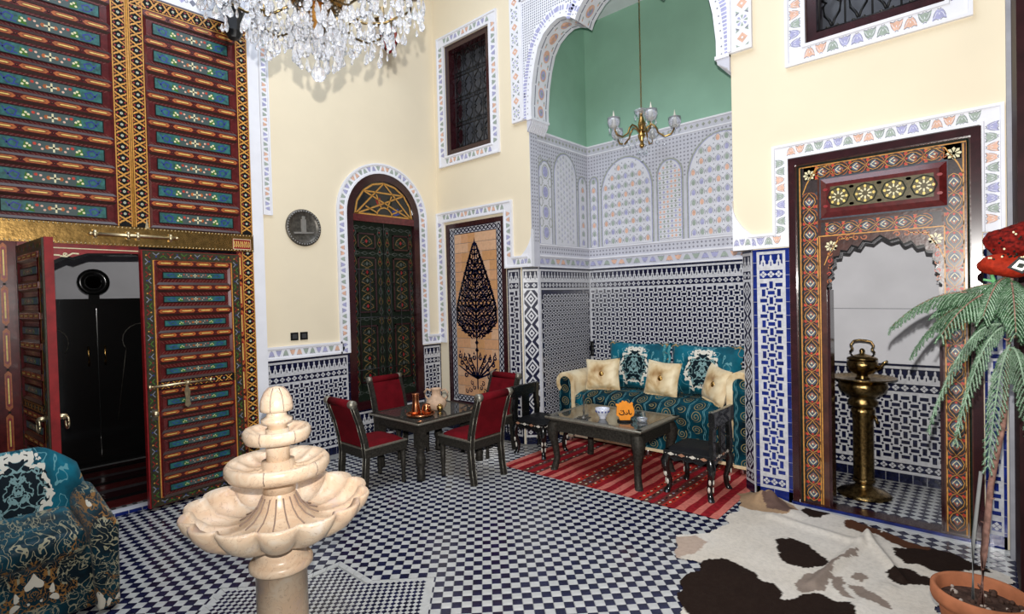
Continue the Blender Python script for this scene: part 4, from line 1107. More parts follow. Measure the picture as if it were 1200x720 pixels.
# step with blue riser tiles
m = MB(); m.box((.33, .0, -.12), (2.26, .028, .0), plaster, F=F); stp = m.build('step', gate)
k = 19
for i in range(k):
    q = MB(); q.box((.34 + i * .1, .003, 0), (.34 + i * .1 + .096, .03, .008), zbb, F=F); q.build('tile', stp)
def leafdoor(name, W_, rows, hinge, rz, face, label=None):
    """hinged leaf, local u from the hinge, painted on both faces"""
    L = thing(name, label, 'door', hinge, rz)
    T = .05; mb = MB(); G = lambda u, v, n=0: Vector((u, n * face, v))
    mb.box((0, -T / 2, .035), (W_, T / 2, 2.30), redl); mb.build('board', L)
    n = T / 2; a, b = .075, W_ - .085
    hgt = 2.30 - .035
    for lo, hi, kk in rows:
        p = (hi - lo) / kk
        for j in range(kk): gate_row(L, G, a + .02, b - .02, lo + j * p, lo + (j + 1) * p, n, .046, .06, 4)
    m = MB()
    for u0, u1, v0, v1 in ((0, a, .04, 2.295), (b, W_ - .012, .04, 2.295), (a, b, .04, .10), (a, b, 2.215, 2.295)):
        m.box((u0, v0, n), (u1, v1, n + .010), pm('olive_brown_paint', (.035, .030, .012), .4, var=.4, vs=40), F=G)
    for P, w in ((Path([(a * .5, .06), (a * .5, 2.28)]), .06), (Path([((b + W_) * .5 - .006, .06), ((b + W_) * .5 - .006, 2.28)]), .06), (Path([(a, 2.255), (b, 2.255)]), .06), (Path([(a, .07), (b, .07)]), .04)):
        k = int(P.L / .055)
        for i in range(k):
            t = (i + .5) * P.L / k; c = P(t, 0); s = 1 if i % 2 else -1
            m.stroke([P(t - .025, s * w * .35), P(t, 0), P(t + .025, s * w * .35)], .008, n + .011, (redl, pm('leaf_green', (.07, .17, .03), .5), slate)[i % 3], G, False)
            m.flat(oval(*P(t, -s * w * .2), .007, .007, 6), n + .0115, (goldp, redl, bluep)[i % 3], G)
    m.stroke([(a + .004, .11), (a + .004, 2.21), (b - .004, 2.21), (b - .004, .11), (a + .004, .11)], .010, n + .012, goldp, G, False)
    z = (rows[0][1] + rows[1][0]) / 2; hh = rows[1][0] - rows[0][1]
    m.box((a, rows[0][1], n), (b, rows[1][0], n + .012), blk, F=G); lilyband(m, Path([(a + .02, z), (b - .02, z)]), hh * .8, n + .013, G)
    m.build('painted_border', L)
    return L
RW = .845
ang = atan2(1.262 - 2.10, -5.471 - (-5.565))
LR = leafdoor('door_leaf', RW, [(.10, 1.06, 5), (1.135, 2.21, 5)], (-5.565, 2.10, 0), ang, 1, 'painted red door leaf with horizontal carved boards, right of the dark opening')
G = lambda u, v, n=0: Vector((u, n, v))
m = MB(); m.tube([G(RW - .02, 1.10, .06), G(.30, 1.10, .06)], .012, ltbrass, 8)
for u in (RW - .02, .52, .32): m.sph(G(u, 1.10, .06), .02, ltbrass, 8, 6)
m.box((.50, 1.08, .03), (.54, 1.12, .06), ltbrass, F=G)
m.prism([(.535, 1.10), (.555, 1.02), (.545, .95), (.555, .9), (.53, .88), (.505, .9), (.515, .95), (.505, 1.02)], .065, .075, ltbrass, G)
m.build('bolt_and_hasp', LR)
m = MB(); m.sph(G(RW - .06, .86, .055), .03, ltbrass, 10, 8); m.box((RW - .085, .80, .03), (RW - .035, .90, .04), pewter, F=G); m.build('lock', LR)
LW = .78
LL = leafdoor('door_leaf', LW, [(.10, 1.06, 5), (1.135, 2.21, 5)], (-5.565, .515, 0), radians(4.8), -1, 'dark inner door leaf swung open edge-on at the left of the opening')
for s in (-1, 1):
    m = MB(); m.lathe([(0, 0), (.02, 0), (.02, .04), (.012, .055), (0, .058)], ltbrass, 10, M=TR_(LW - .07, s * .025, 1.045) @ Matrix.Rotation(-s * pi / 2, 4, 'X')); kb = m.build('knob', LL)
    m = MB(); m.tube([(LW - .07 + .045 * cos(a), s * .078, 1.0 + .045 * sin(a)) for a in [i * 2 * pi / 12 for i in range(13)]], .007, ltbrass, 6); m.build('ring_handle', LL, label='round brass ring handle')
m = MB(); m.box((LW, -.025, .035), (LW + .003, .025, 2.30), redl); m.build('red_edge', LL)

# ---------------- dark room behind the gate ----------------
rb = MB(); rb.box((-8.3, -.9, 0), (-8.2, 3.2, 3.0), plaster); rb.build('wall_far_room', kind='structure')
rb = MB(); rb.box((-8.3, -.9, 2.6), (-5.95, 3.2, 2.7), plaster); rb.build('ceiling_far_room', kind='structure')
rb = MB(); rb.box((-8.3, -1.0, 0), (-5.95, -.9, 3.0), plaster); rb.build('wall_far_room_left', kind='structure')
rb = MB(); rb.box((-8.3, 3.2, 0), (-6.05, 3.3, 3.0), plaster); rb.build('wall_far_room_right', kind='structure')
cab = thing('wardrobe', 'tall black lacquered wardrobe inside the dark room behind the open door', 'wardrobe', (-8.07, .95, 0))
m = MB(); m.box((-.05, -1.5, 0), (.5, 1.6, 1.86), black); m.box((-.05, -1.55, 1.86), (.53, 1.65, 1.91), black); m.build('body', cab)
for k, y in enumerate((-1.37, -.51, .36)):
    m = MB(); m.box((.5, y, .12), (.52, y + .84, 1.80), black)
    if k > 0: m.tube([(.53, y + (.78 if k == 1 else .06), 1.15), (.55, y + (.78 if k == 1 else .06), 1.2), (.55, y + (.78 if k == 1 else .06), 1.32), (.53, y + (.78 if k == 1 else .06), 1.37)], .010, yell if 0 else brass, 6)
    A_ = [(y + .42 + .19 * cos(a), 1.42 + .19 * sin(a)) for a in [-.6 + i * (pi + 1.2) / 14 for i in range(15)]]
    m.tube([(.525, a, b) for a, b in A_] + [(.525, y + .26, 1.30), (.525, y + .16, .5)], .007, pewter, 4)
    m.build('door', cab)
ov = thing('oval_crest', 'round dark carved crest on top of the black wardrobe', 'ornament', (-7.62, 1.30, 1.912))
m = MB()
m.lathe([(.075, -.02), (.075, .02), (.12, .035), (.15, .025), (.15, -.01), (.12, -.025), (.075, -.02)], black, 24, M=Matrix.Translation((0, 0, .19)) @ Matrix.Rotation(pi / 2, 4, 'Y')); m.box((-.02, -.05, 0), (.02, .05, .09), black); m.build('frame', ov)
m = MB(); m.lathe([(0, 0), (.076, .0)], mirror, 24, M=Matrix.Translation((.01, 0, .19)) @ Matrix.Rotation(pi / 2, 4, 'Y'), caps=False); m.build('mirror', ov)
rg = MB()
for i in range(16): rg.box((-7.45 + i * .10, .0, .002), (-7.45 + (i + 1) * .10, 2.1, .012), (dmar, pm('dark_grey_wool', (.06, .05, .05), .95), maroon, blk)[(i * 3 + i // 3) % 4])
for i in range(26):
    y = .02 + i * .08; rg.box((-5.87, y, .002), (-5.80, y + .03, .008), pm('dark_grey_wool', (.06, .05, .05), .95))
tag(rg.build('carpet'), 'dark striped carpet on the floor of the unlit room behind the gate', 'rug')

# ---------------- dark glossy gate at the far right ----------------
m = MB(); m.box((.10, 4.70, 0), (.123, 4.88, TOP), pm('grey_jamb', (.34, .34, .37), .6)); m.build('trim_11', kind='structure')
m = MB(); m.box((.124, 3.96, 0), (.30, 4.88, TOP), pm('satin_maroon_wood', (.022, .005, .006), .55, var=.3, vs=10)); m.build('wall_right', kind='structure')
Z0 = .006
# ---------------- marble fountain ----------------
ft = thing('fountain', 'pink cream marble fountain with a large scalloped basin and two smaller tiers', 'fountain', (-2.69, 1.18, .0075))
m = MB(); m.lathe([(.17, 0), (.17, .05), (.13, .07), (.122, .12), (.122, .452), (.142, .455), (.152, .468), (.152, .490), (.142, .502), (.122, .505), (.120, .53), (.118, .62)], marble, 32); m.build('column', ft)
NL = 14
def basin(r, z, a, i):
    l = abs(cos(NL * a / 2)) ** .6
    inner = i > 7
    if r < .10: return r, z
    k = min(1, max(0, (r - .12) / .35)); amp = (.042 if not inner else .040) * k
    rr = r - amp * (1 - l)
    zz = z - (.045 * k * (l) if inner and i < 13 else 0) + (.0 if inner else .03 * k * (1 - l) * (1 if i < 6 else 0))
    return rr, zz
m = MB(); m.lathe([(.10, .595), (.16, .60), (.24, .615), (.33, .645), (.41, .69), (.46, .745), (.478, .79), (.470, .805), (.452, .800), (.43, .765), (.37, .725), (.28, .705), (.20, .705), (.15, .728), (.11, .765), (.084, .82), (.079, .90)], marble, 168, lob=basin); sbn = m.build('scalloped_basin', ft); sbn.scale = (.93, .93, 1)
m = MB()
for k in range(16):
    a = 2 * pi * (k + .5) / 16; m.tube([(r * cos(a), r * sin(a), z) for r, z in ((.080, .824), (.105, .770), (.141, .732), (.187, .710))], .0035, pm('dark_marble_groove', (.30, .22, .18), .6), 5)
m.build('flute_grooves', ft)
m = MB(); m.lathe([(.078, .84), (.078, 1.0)], marble, 24); m.build('stem', ft)
def dish(R, z, th, flu, k=12):
    def lob(r, zz, a, i):
        if i >= 6 and r > R * .25: return r, zz - flu * abs(cos(k * a / 2)) * min(1, (R - r) / (R * .2))
        return r, zz
    return lob, [(R * .28, z - th * .55), (R * .75, z - th * .5), (R * .93, z - th * .45), (R, z - th * .1), (R * .995, z + th * .22), (R * .94, z + th * .42), (R * .84, z + th * .30), (R * .6, z - th * .05), (R * .38, z - th * .08), (R * .28, z + th * .05), (R * .22, z + th * .35)]
lb, pr_ = dish(.248, .972, .085, .016); m = MB(); m.lathe(pr_, marble, 96, lob=lb); ub = m.build('middle_bowl', ft)
gm = pm('dark_marble_groove', (.30, .22, .18), .6)
m = MB()
for k in range(6):
    a = 2 * pi * (k + .35) / 6; m.tube([((.250 + o) * cos(a), (.250 + o) * sin(a), z) for z, o in ((.945, -.014), (.966, .0), (.985, -.002), (1.006, -.016))], .003, gm, 5)
m.build('seam', ub)
m = MB(); m.lathe([(.056, 1.0), (.056, 1.16)], marble, 24); m.build('stem', ft)
lb, pr_ = dish(.160, 1.135, .075, .006); m = MB(); m.lathe(pr_, marble, 64, lob=lb); tb = m.build('top_bowl', ft)
m = MB()
for k in range(6):
    a = 2 * pi * (k + .1) / 6; m.tube([((.162 + o) * cos(a), (.162 + o) * sin(a), z) for z, o in ((1.108, -.012), (1.13, .0), (1.15, -.002), (1.165, -.012))], .0026, gm, 5)
m.build('seam', tb)
m = MB(); m.lathe([(.045, 1.16), (.05, 1.185), (.073, 1.195), (.075, 1.21), (.05, 1.225), (.046, 1.24), (.048, 1.25), (.076, 1.252), (.080, 1.27), (.074, 1.31), (.058, 1.345), (.035, 1.368), (.0, 1.375)], marble, 32); fn = m.build('finial', ft)
m = MB()
for k in range(8):
    a = 2 * pi * k / 8; m.tube([(r * cos(a), r * sin(a), z) for r, z in ((.079, 1.257), (.0815, 1.27), (.0755, 1.31), (.0595, 1.345), (.036, 1.369))], .0022, gm, 5)
m.build('groove', fn)

# ---------------- helpers for soft furniture ----------------
def pillow(mb, w, h, t, mat, M=None, n=14, pinch=.0, tuft=0):
    vs = []
    for side in (1, -1):
        for i in range(n + 1):
            for j in range(n + 1):
                u, v = -1 + 2 * i / n, -1 + 2 * j / n
                z = (max(0, (1 - u ** 4) * (1 - v ** 4))) ** .55
                c = 1 + .06 * (abs(u * v)) ** 1.5 - .05 * (1 - abs(u * v)) * (abs(u) ** 8 + abs(v) ** 8) * .8
                r = hypot(u, v); z *= 1 - tuft * math.exp(-(r / .22) ** 2)
                vs.append((u * w / 2 * c, side * t / 2 * z, v * h / 2 * c))
    N = (n + 1) * (n + 1); fs = []
    for i in range(n):
        for j in range(n):
            a = i * (n + 1) + j; fs.append((a, a + 1, a + n + 2, a + n + 1)[::-1]); fs.append((N + a, N + a + n + 1, N + a + n + 2, N + a + 1)[::-1])
    mb.add(vs, fs, mat, True, M)
RX = lambda a: Matrix.Rotation(a, 4, 'X'); RY = lambda a: Matrix.Rotation(a, 4, 'Y'); RZ = lambda a: Matrix.Rotation(a, 4, 'Z'); TR = lambda *p: Matrix.Translation(p)

# ---------------- dining chairs ----------------
def make_chair(loc, rz, label):
    t = thing('dining_chair', label, 'chair', loc, rz, 'red velvet metal-clad dining chairs round the square table')
    for s in (-1, 1):
        m = MB(); m.lathe([(.024, 0), (.021, .02), (.019, .10), (.024, .16), (.028, .34)], clad, 8, c=(s * .205, .205, 0)); m.build('leg', t)
        m = MB(); pts = [(s * .21, -.25, 0), (s * .21, -.225, .15), (s * .21, -.21, .34), (s * .21, -.225, .48), (s * .21, -.27, .66), (s * .21, -.335, .845)]
        for a, b in zip(pts, pts[1:]):
            w0, w1 = .024, .024
            m.add([(a[0] - w0, a[1] - .024, a[2]), (a[0] + w0, a[1] - .024, a[2]), (a[0] + w0, a[1] + .024, a[2]), (a[0] - w0, a[1] + .024, a[2]), (b[0] - w1, b[1] - .024, b[2]), (b[0] + w1, b[1] - .024, b[2]), (b[0] + w1, b[1] + .024, b[2]), (b[0] - w1, b[1] + .024, b[2])],
                  [(0, 3, 2, 1), (4, 5, 6, 7), (0, 1, 5, 4), (1, 2, 6, 5), (2, 3, 7, 6), (3, 0, 4, 7)], clad)
            for ox in (-.024, .024): m.tube([(a[0] + ox, a[1] - .024, a[2]), (b[0] + ox, b[1] - .024, b[2])], .004, cladl, 4)
        m.lathe([(0, -.026), (.038, -.026), (.040, 0), (.038, .026), (0, .026)], cladl, 16, M=TR(s * .21, -.345, .855) @ RY(pi / 2)); m.build('rear_post', t)
    m = MB(); m.box((-.235, -.235, .33), (.235, .235, .425), clad); m.box((-.239, -.239, .412), (.239, .239, .428), cladl); m.build('seat_frame', t, bevel=.004)
    m = MB()
    vs = []; n = 12
    for i in range(n + 1):
        for j in range(n + 1):
            u, v = -1 + 2 * i / n, -1 + 2 * j / n; vs.append((u * .215, v * .22, .425 + .045 * ((1 - u ** 4) * (1 - v ** 4)) ** .5))
    m.add(vs, [(i * (n + 1) + j, (i + 1) * (n + 1) + j, (i + 1) * (n + 1) + j + 1, i * (n + 1) + j + 1) for i in range(n) for j in range(n)], velvet, True); m.build('seat', t)
    m = MB(); prof = [(-.20, .44), (-.205, .50), (-.24, .66), (-.30, .82)]
    for (y0, z0), (y1, z1) in zip(prof, prof[1:]):
        m.add([(-.188, y0, z0), (.188, y0, z0), (.188, y1, z1), (-.188, y1, z1), (-.188, y0 - .045, z0), (.188, y0 - .045, z0), (.188, y1 - .045, z1), (-.188, y1 - .045, z1)], [(0, 1, 2, 3), (5, 4, 7, 6), (1, 5, 6, 2), (4, 0, 3, 7)], velvet)
    m.lathe([(.038, -.19), (.038, .19)], velvet, 16, M=TR(0, -.338, .852) @ RY(pi / 2)); m.build('backrest', t, fixn=True)
    return t
ch = make_chair((-4.52, 2.92, Z0), 0, 'red velvet dining chair nearest the fountain, its back to the viewer')
dup(ch, (-3.93, 3.69, Z0), pi / 2, 'red velvet dining chair on the right of the table with rolled red back')
dup(ch, (-5.16, 3.74, Z0), -pi / 2, 'red velvet dining chair against the dark arched door, behind the table')
dup(ch, (-4.39, 4.38, Z0), pi, 'red velvet dining chair at the far end of the table near the black stool')

# ---------------- tables ----------------
def table(name, label, x0, x1, y0, y1, h, leg, ap, glass=True, cab=False):
    cx, cy = (x0 + x1) / 2, (y0 + y1) / 2; t = thing(name, label, 'table', (cx, cy, Z0)); a, b = (x1 - x0) / 2, (y1 - y0) / 2; h -= Z0
    m = MB(); m.box((-a, -b, h - .028), (a, b, h - .004), clad)
    for p, q, r, s in ((-a, -a + .055, -b, b), (a - .055, a, -b, b), (-a, a, -b, -b + .055), (-a, a, b - .055, b)): m.box((p, r, h - .03), (q, s, h), cladl if cab else clad)
    m.tube([(-a, -b, h - .012), (a, -b, h - .012), (a, b, h - .012), (-a, b, h - .012), (-a, -b, h - .012)], .013, cladl, 6)
    m.build('table_top', t, bevel=.003)
    m = MB(); m.box((-a + .056, -b + .056, h - .01), (a - .056, b - .056, h + .001), tglass); m.build('glass_inset', t)
    m = MB(); e = .035; m.box((-a + e, -b + e, h - .03 - ap), (a - e, b - e, h - .029), clad); m.build('apron', t, bevel=.004)
    for sx in (-1, 1):
        for sy in (-1, 1):
            X_, Y_ = sx * (a - .075), sy * (b - .075); m = MB()
            if not cab:
                m.box((X_ - .045, Y_ - .045, h - .26), (X_ + .045, Y_ + .045, h - .03), clad)
                m.lathe([(.04, 0), (.045, .03), (.038, .06), (.045, .10), (.032, .12), (.05, .17), (.053, .20), (.045, .24), (.034, .28), (.042, .31), (.045, .33)], clad, 12, c=(X_, Y_, 0))
            else:
                pts = [(0.0, h - .06, .062), (.03, h - .14, .060), (.03, h - .22, .046), (.0, h - .34, .032), (-.01, h - .44, .030), (.015, .03, .034), (.03, 0, .034)]
                vs = []
                for o_, z, w in pts:
                    for k in range(8): an = pi / 4 * k + pi / 8; vs.append((X_ + sx * o_ * .7 + w * 1.1 * cos(an), Y_ + sy * o_ * .7 + w * 1.1 * sin(an), z))
                m.add(vs, [(i * 8 + k, i * 8 + (k + 1) % 8, (i + 1) * 8 + (k + 1) % 8, (i + 1) * 8 + k)[::-1] for i in range(6) for k in range(8)] + [tuple(range(48, 56))], clad, True)
            m.build('leg', t)
    return t
table('dining_table', 'square dark metal-clad table with glass top between the red chairs', -4.97, -4.13, 3.18, 4.14, .595, 0, .085)
table('coffee_table', 'low dark metal-clad coffee table with glass top in front of the teal sofa', -3.42, -2.33, 4.27, 5.06, .57, 0, .12, cab=True)

# ---------------- copper coffee set ----------------
TZ = .597
t = thing('serving_tray', 'small round copper tray under the coffee pot', 'tray', (-4.40, 3.42, TZ)); m = MB(); m.lathe([(0, .004), (.12, .004), (.145, .014), (.150, .03), (.143, .028), (.135, .012), (.0, .008)], copper, 32, caps=False); m.build('dish', t)
t = thing('coffee_pot', 'tall slim copper coffee pot on the tray', 'coffee pot', (-4.45, 3.40, TZ + .014))
m = MB(); m.lathe([(.0, .0), (.05, 0), (.052, .03), (.036, .11), (.030, .17), (.036, .21), (.034, .215), (.027, .17), (.0, .16)], copper, 20, caps=False); m.build('body', t)
m = MB(); m.lathe([(.0375, .205), (.040, .21), (.038, .217)], copper, 20); m.build('rim', t)
t = thing('copper_cup', 'squat copper cup with spout beside the tall pot', 'cup', (-4.35, 3.46, TZ + .014))
m = MB(); m.lathe([(0, 0), (.042, 0), (.05, .02), (.048, .06), (.038, .09), (.04, .105), (.03, .09), (.0, .03)], copper, 18, caps=False); m.build('body', t)
m = MB(); m.tube([(.04, -.02, .05), (.075, -.03, .08), (.09, -.035, .12)], [.015, .012, .008], copper, 8); m.build('spout', t)
t = thing('clay_jug', 'pale clay two-handled jug on the dining table', 'jug', (-4.50, 3.72, TZ))
m = MB(); m.lathe([(0, 0), (.065, 0), (.10, .03), (.115, .075), (.10, .115), (.06, .145), (.048, .17), (.05, .22), (.06, .235), (.05, .232), (.04, .2), (.0, .1)], clay, 24, caps=False); m.build('body', t)
for s in (-1, 1):
    m = MB(); m.tube([(s * .05, s * .03, .21), (s * .09, s * .054, .225), (s * .115, s * .07, .19), (s * .105, s * .063, .14), (s * .085, s * .05, .115)], .012, clay, 8); m.build('handle', t)
t = thing('brass_cup', 'tiny brass cup in front of the clay jug', 'cup', (-4.30, 3.60, TZ)); m = MB(); m.lathe([(0, 0), (.03, 0), (.012, .01), (.01, .03), (.03, .05), (.034, .085), (.028, .08), (.0, .045)], brass, 16, caps=False); m.build('cup', t); m = MB(); m.sph((0, 0, .095), (.02, .02, .012), brass); m.build('lid', t)

# on the coffee table
CZ = .572
t = thing('porcelain_bowl', 'small blue and white porcelain bowl on the coffee table', 'bowl', (-2.87, 4.50, CZ))
m = MB(); m.lathe([(0, 0), (.035, 0), (.03, .01), (.05, .04), (.068, .08), (.072, .105), (.064, .10), (.05, .05), (.0, .03)], porc, 24, caps=False); m.build('bowl', t)
m = MB()
for k in range(12): a = k * pi / 6; m.sph((.064 * cos(a), .064 * sin(a), .075), (.009, .009, .012), bluep, 6, 4)
m.build('blue_spots', t)
t = thing('hand_sign', 'orange open-hand ornament with black Arabic writing on the coffee table', 'ornament', (-2.63, 4.52, CZ), radians(38))
m = MB(); m.lathe([(0, 0), (.075, 0), (.075, .012), (0, .014)], blk, 20, caps=False); m.build('base', t)
m = MB(); HP = [(-.05, .012), (.05, .012), (.055, .04), (.085, .055), (.092, .09), (.088, .12), (.075, .165), (.082, .178), (.066, .188), (.048, .17), (.044, .18), (.032, .178), (.024, .195), (.010, .20), (-.002, .19), (-.012, .203), (-.026, .20), (-.034, .182), (-.048, .186), (-.056, .168), (-.075, .175), (-.088, .165), (-.075, .145), (-.080, .10), (-.082, .06), (-.06, .045)]
m.prism(HP, -.012, .012, org, lambda u, v, n: Vector((u, -n, v))); m.build('hand', t, bevel=.004)
m = MB(); G2 = lambda u, v, n=0: Vector((u, -n, v))
for s in ([(-.055, .085), (-.05, .07), (-.03, .066), (-.012, .070), (-.008, .092)], [(-.008, .092), (-.02, .10), (-.012, .112)], [(.0, .075), (.02, .07), (.028, .085)], [(.036, .115), (.04, .075), (.056, .068), (.062, .082)]): m.stroke(s, .011, .0135, blk, G2, False)
for p in ((-.034, .095), (-.028, .108), (-.04, .108), (.014, .09)): m.flat(oval(*p, .005, .005, 6), .0135, blk, G2)
m.build('lettering', t)
t = thing('incense_stand', 'thin dark metal incense stand with star base left of the bowl', 'incense stand', (-3.04, 4.42, CZ))
m = MB(); m.lathe([(0, 0), (.05, 0), (.05, .006), (.012, .015), (.008, .05), (.014, .07), (.006, .09), (.006, .19), (.011, .20), (.011, .23), (.0, .23)], pewter, 12, caps=False)
m.build('stem', t)
m = MB(); m.prism([(r * cos(pi * k / 8), r * sin(pi * k / 8)) for k in range(16) for r in ([.075] if k % 2 == 0 else [.04])], 0.001, .005, pewter); m.build('star_base', t)
t = thing('glass_ashtray', 'small clear glass dish beside the orange hand', 'dish', (-2.50, 4.62, CZ)); m = MB(); m.lathe([(0, 0), (.04, 0), (.055, .03), (.048, .03), (.03, .01), (0, .008)], crystal, 16, caps=False); m.build('dish', t)

# ---------------- black inlaid stools ----------------
def make_stool(loc, rz, label):
    t = thing('inlaid_chair', label, 'chair', loc, rz, 'low black inlaid chairs at the ends of the coffee table')
    m = MB(); m.box((-.225, -.215, .33), (.225, .225, .385), black); m.build('seat_rail', t, bevel=.006)
    m = MB(); n = 8; vs = [(-.215 + .43 * i / n, -.205 + .42 * j / n, .385 + .035 * ((1 - (2 * i / n - 1) ** 6) * (1 - (2 * j / n - 1) ** 6)) ** .5) for i in range(n + 1) for j in range(n + 1)]
    m.add(vs, [(i * (n + 1) + j, (i + 1) * (n + 1) + j, (i + 1) * (n + 1) + j + 1, i * (n + 1) + j + 1) for i in range(n) for j in range(n)], leather, True); m.build('seat', t)
    for sx in (-1, 1):
        for sy in (-1, 1):
            m = MB(); X_, Y_ = sx * .195, sy * .19
            pts = [(0, .36, .036), (.022, .29, .038), (.018, .22, .030), (-.008, .12, .023), (-.004, .05, .024), (.014, .0, .028)]; vs = []
            for o_, z, w in pts:
                for k in range(8): an = pi / 4 * k + pi / 8; vs.append((X_ + sx * o_ + w * cos(an), Y_ + sy * o_ + w * sin(an), z))
            m.add(vs, [(i * 8 + k, i * 8 + (k + 1) % 8, (i + 1) * 8 + (k + 1) % 8, (i + 1) * 8 + k)[::-1] for i in range(5) for k in range(8)] + [tuple(range(40, 48))], black, True); lg = m.build('leg', t)
            m = MB()
            for z, o_ in ((.27, .045), (.17, .028), (.10, .016)):
                for ax in (0, 1):
                    c = [X_ , Y_]; c[ax] += (sx, sy)[ax] * (o_ * .72 + .014); c[1 - ax] += (sx, sy)[1 - ax] * (o_ - .018)
                    m.sph((c[0], c[1], z), (.006 if ax == 0 else .012, .012 if ax == 0 else .006, .026), pearl, 8, 6)
            m.build('inlay', lg)
    m = MB()
    for F4 in (lambda u, v, n: Vector((u, .226 + n, v)), lambda u, v, n: Vector((u, -.216 - n, v)), lambda u, v, n: Vector((.226 + n, u, v)), lambda u, v, n: Vector((-.226 - n, u, v))):
        for i in range(4):
            u = -.15 + i * .10; m.prism([(u - .035, .357), (u, .342), (u + .035, .357), (u, .373)], 0, .003, pearl if i % 2 else pm('copper_shell_inlay', (.5, .25, .15), .25, .3), F4)
            m.prism(oval(u + .05, .357, .006, .006, 6), 0, .003, pearl, F4)
        m.prism([(-.17, .33), (-.12, .29), (-.05, .315), (0, .30), (.05, .315), (.12, .29), (.17, .33)], -.02, -.004, black, F4)
    m.build('rail_inlay', t)
    for sx in (-1, 1):
        m = MB(); m.prism([(sx * .225, .36), (sx * .165, .36), (sx * .17, .50), (sx * .15, .60), (sx * .17, .76), (sx * .235, .76), (sx * .215, .62), (sx * .235, .5)][::-sx], -.235, -.195, black, lambda u, v, n: Vector((u, n, v))); m.build('back_post', t, fixn=True, bevel=.005)
    m = MB(); m.box((-.235, -.25, .64), (.235, -.205, .77), black); m.box((-.06, -.235, .38), (.06, -.21, .65), black); m.build('back_rail', t, bevel=.008)
    return t
sl = make_stool((-1.97, 4.655, .012), pi / 2, 'low black chair with pearl inlay at the right end of the coffee table')
dup(sl, (-3.85, 4.72, .012), -pi / 2, 'low black chair with pearl inlay at the left end of the coffee table')

# ---------------- sofa ----------------
sf = thing('sofa', 'teal sofa patterned with gold spirals and rolled gold velvet arms, in the niche', 'sofa', (-2.82, 5.68, Z0))
sx0, sx1, sy0, sy1 = -.98, .96, -.38, .42
m = MB(); m.box((sx0, sy0, .09), (sx1, sy1, .36), spiralf); m.build('base', sf, bevel=.02)
m = MB(); n = 22; vs = []
for i in range(n + 1):
    for j in range(13):
        u = i / n; v = j / 12; ed = ((1 - (2 * u - 1) ** 8)) ** .5
        y = sy0 - .03 + (sy1 - sy0) * v; z = .60 + .055 * ed * sin(pi * min(1, v * 1.0 + .1)) ** .6
        if j == 0: z = .36; y = sy0 - .005
        elif j == 1: z = .50; y = sy0 - .035
        elif j == 2: z = .585; y = sy0 - .02
        vs.append((sx0 + .0 + (sx1 - sx0) * u, y, z))
m.add(vs, [(i * 13 + j, (i + 1) * 13 + j, (i + 1) * 13 + j + 1, i * 13 + j + 1) for i in range(n) for j in range(12)], spiralf, True); m.build('seat_cushion', sf)
m = MB(); m.box((sx0, sy0 - .012, .075), (sx1, sy0 + .0, .105), goldv); m.build('fringe', sf)
m = MB(); m.box((sx0, sy1 - .12, .3), (sx1, sy1, .95), spiralf); m.build('backrest', sf, bevel=.03)
for s, cx, top in ((-1, -1.06, .865), (1, 1.03, 1.02)):
    R = .135; cz = top - R
    rim = [(cx + s * -.0 + R * cos(a), cz + R * sin(a)) for a in [pi * 1.28 - i * (pi * 1.28 + .0) / 18 for i in range(19)]] if s < 0 else [(cx + R * cos(a), cz + R * sin(a)) for a in [pi - i * (pi * 1.22) / 18 for i in range(19)]][::1]
    if s < 0: prof = rim + [(cx + R - .005, .36), (cx + R - .045, .36), (cx + R - .05, cz)] + [(cx + (R - .052) * cos(a), cz + (R - .052) * sin(a)) for a in [i * (pi * 1.25) / 14 for i in range(15)]]
    else: prof = [(cx - R + .06, .36), (cx - R, .38)] + rim + [(cx + (R - .068) * cos(a), cz + (R - .068) * sin(a)) for a in [pi - i * (pi * 1.2) / 14 for i in range(15)][::-1]]
    m = MB(); m.prism(prof[::-1], sy0 - .05, sy1 - .02, goldv, lambda u, v, n: Vector((u, n, v)), sm=False); m.build('gold_arm_roll', sf, fixn=True, bevel=.012)
    m = MB(); core = oval(cx, cz, R - .05, R - .05, 20)
    m.prism(core, sy0 - .045, sy1 - .03, spiralf, lambda u, v, n: Vector((u, n, v))); x0_, x1_ = (cx - .10, cx + .10) if s < 0 else (cx - .07, cx + .115)
    m.box((x0_, sy0 - .04, .09), (x1_, sy1 - .03, cz), spiralf); m.build('arm', sf, fixn=True)
    m = MB(); m.box((x0_, sy0 - .05, .075), (x1_, sy0 - .04, .105), goldv); m.build('fringe', sf)
for x in (-1.05, 1.02):
    for y in (sy0 + .03, sy1 - .1): m = MB(); m.lathe([(.02, 0), (.028, .02), (.02, .05), (.03, .095)], steel, 10, c=(x, y, 0)); m.build('foot', sf)
m = MB(); m.lathe([(.018, 0), (.026, .02), (.018, .05), (.026, .095)], steel, 10, c=(0, sy0 + .03, 0)); m.build('foot', sf)

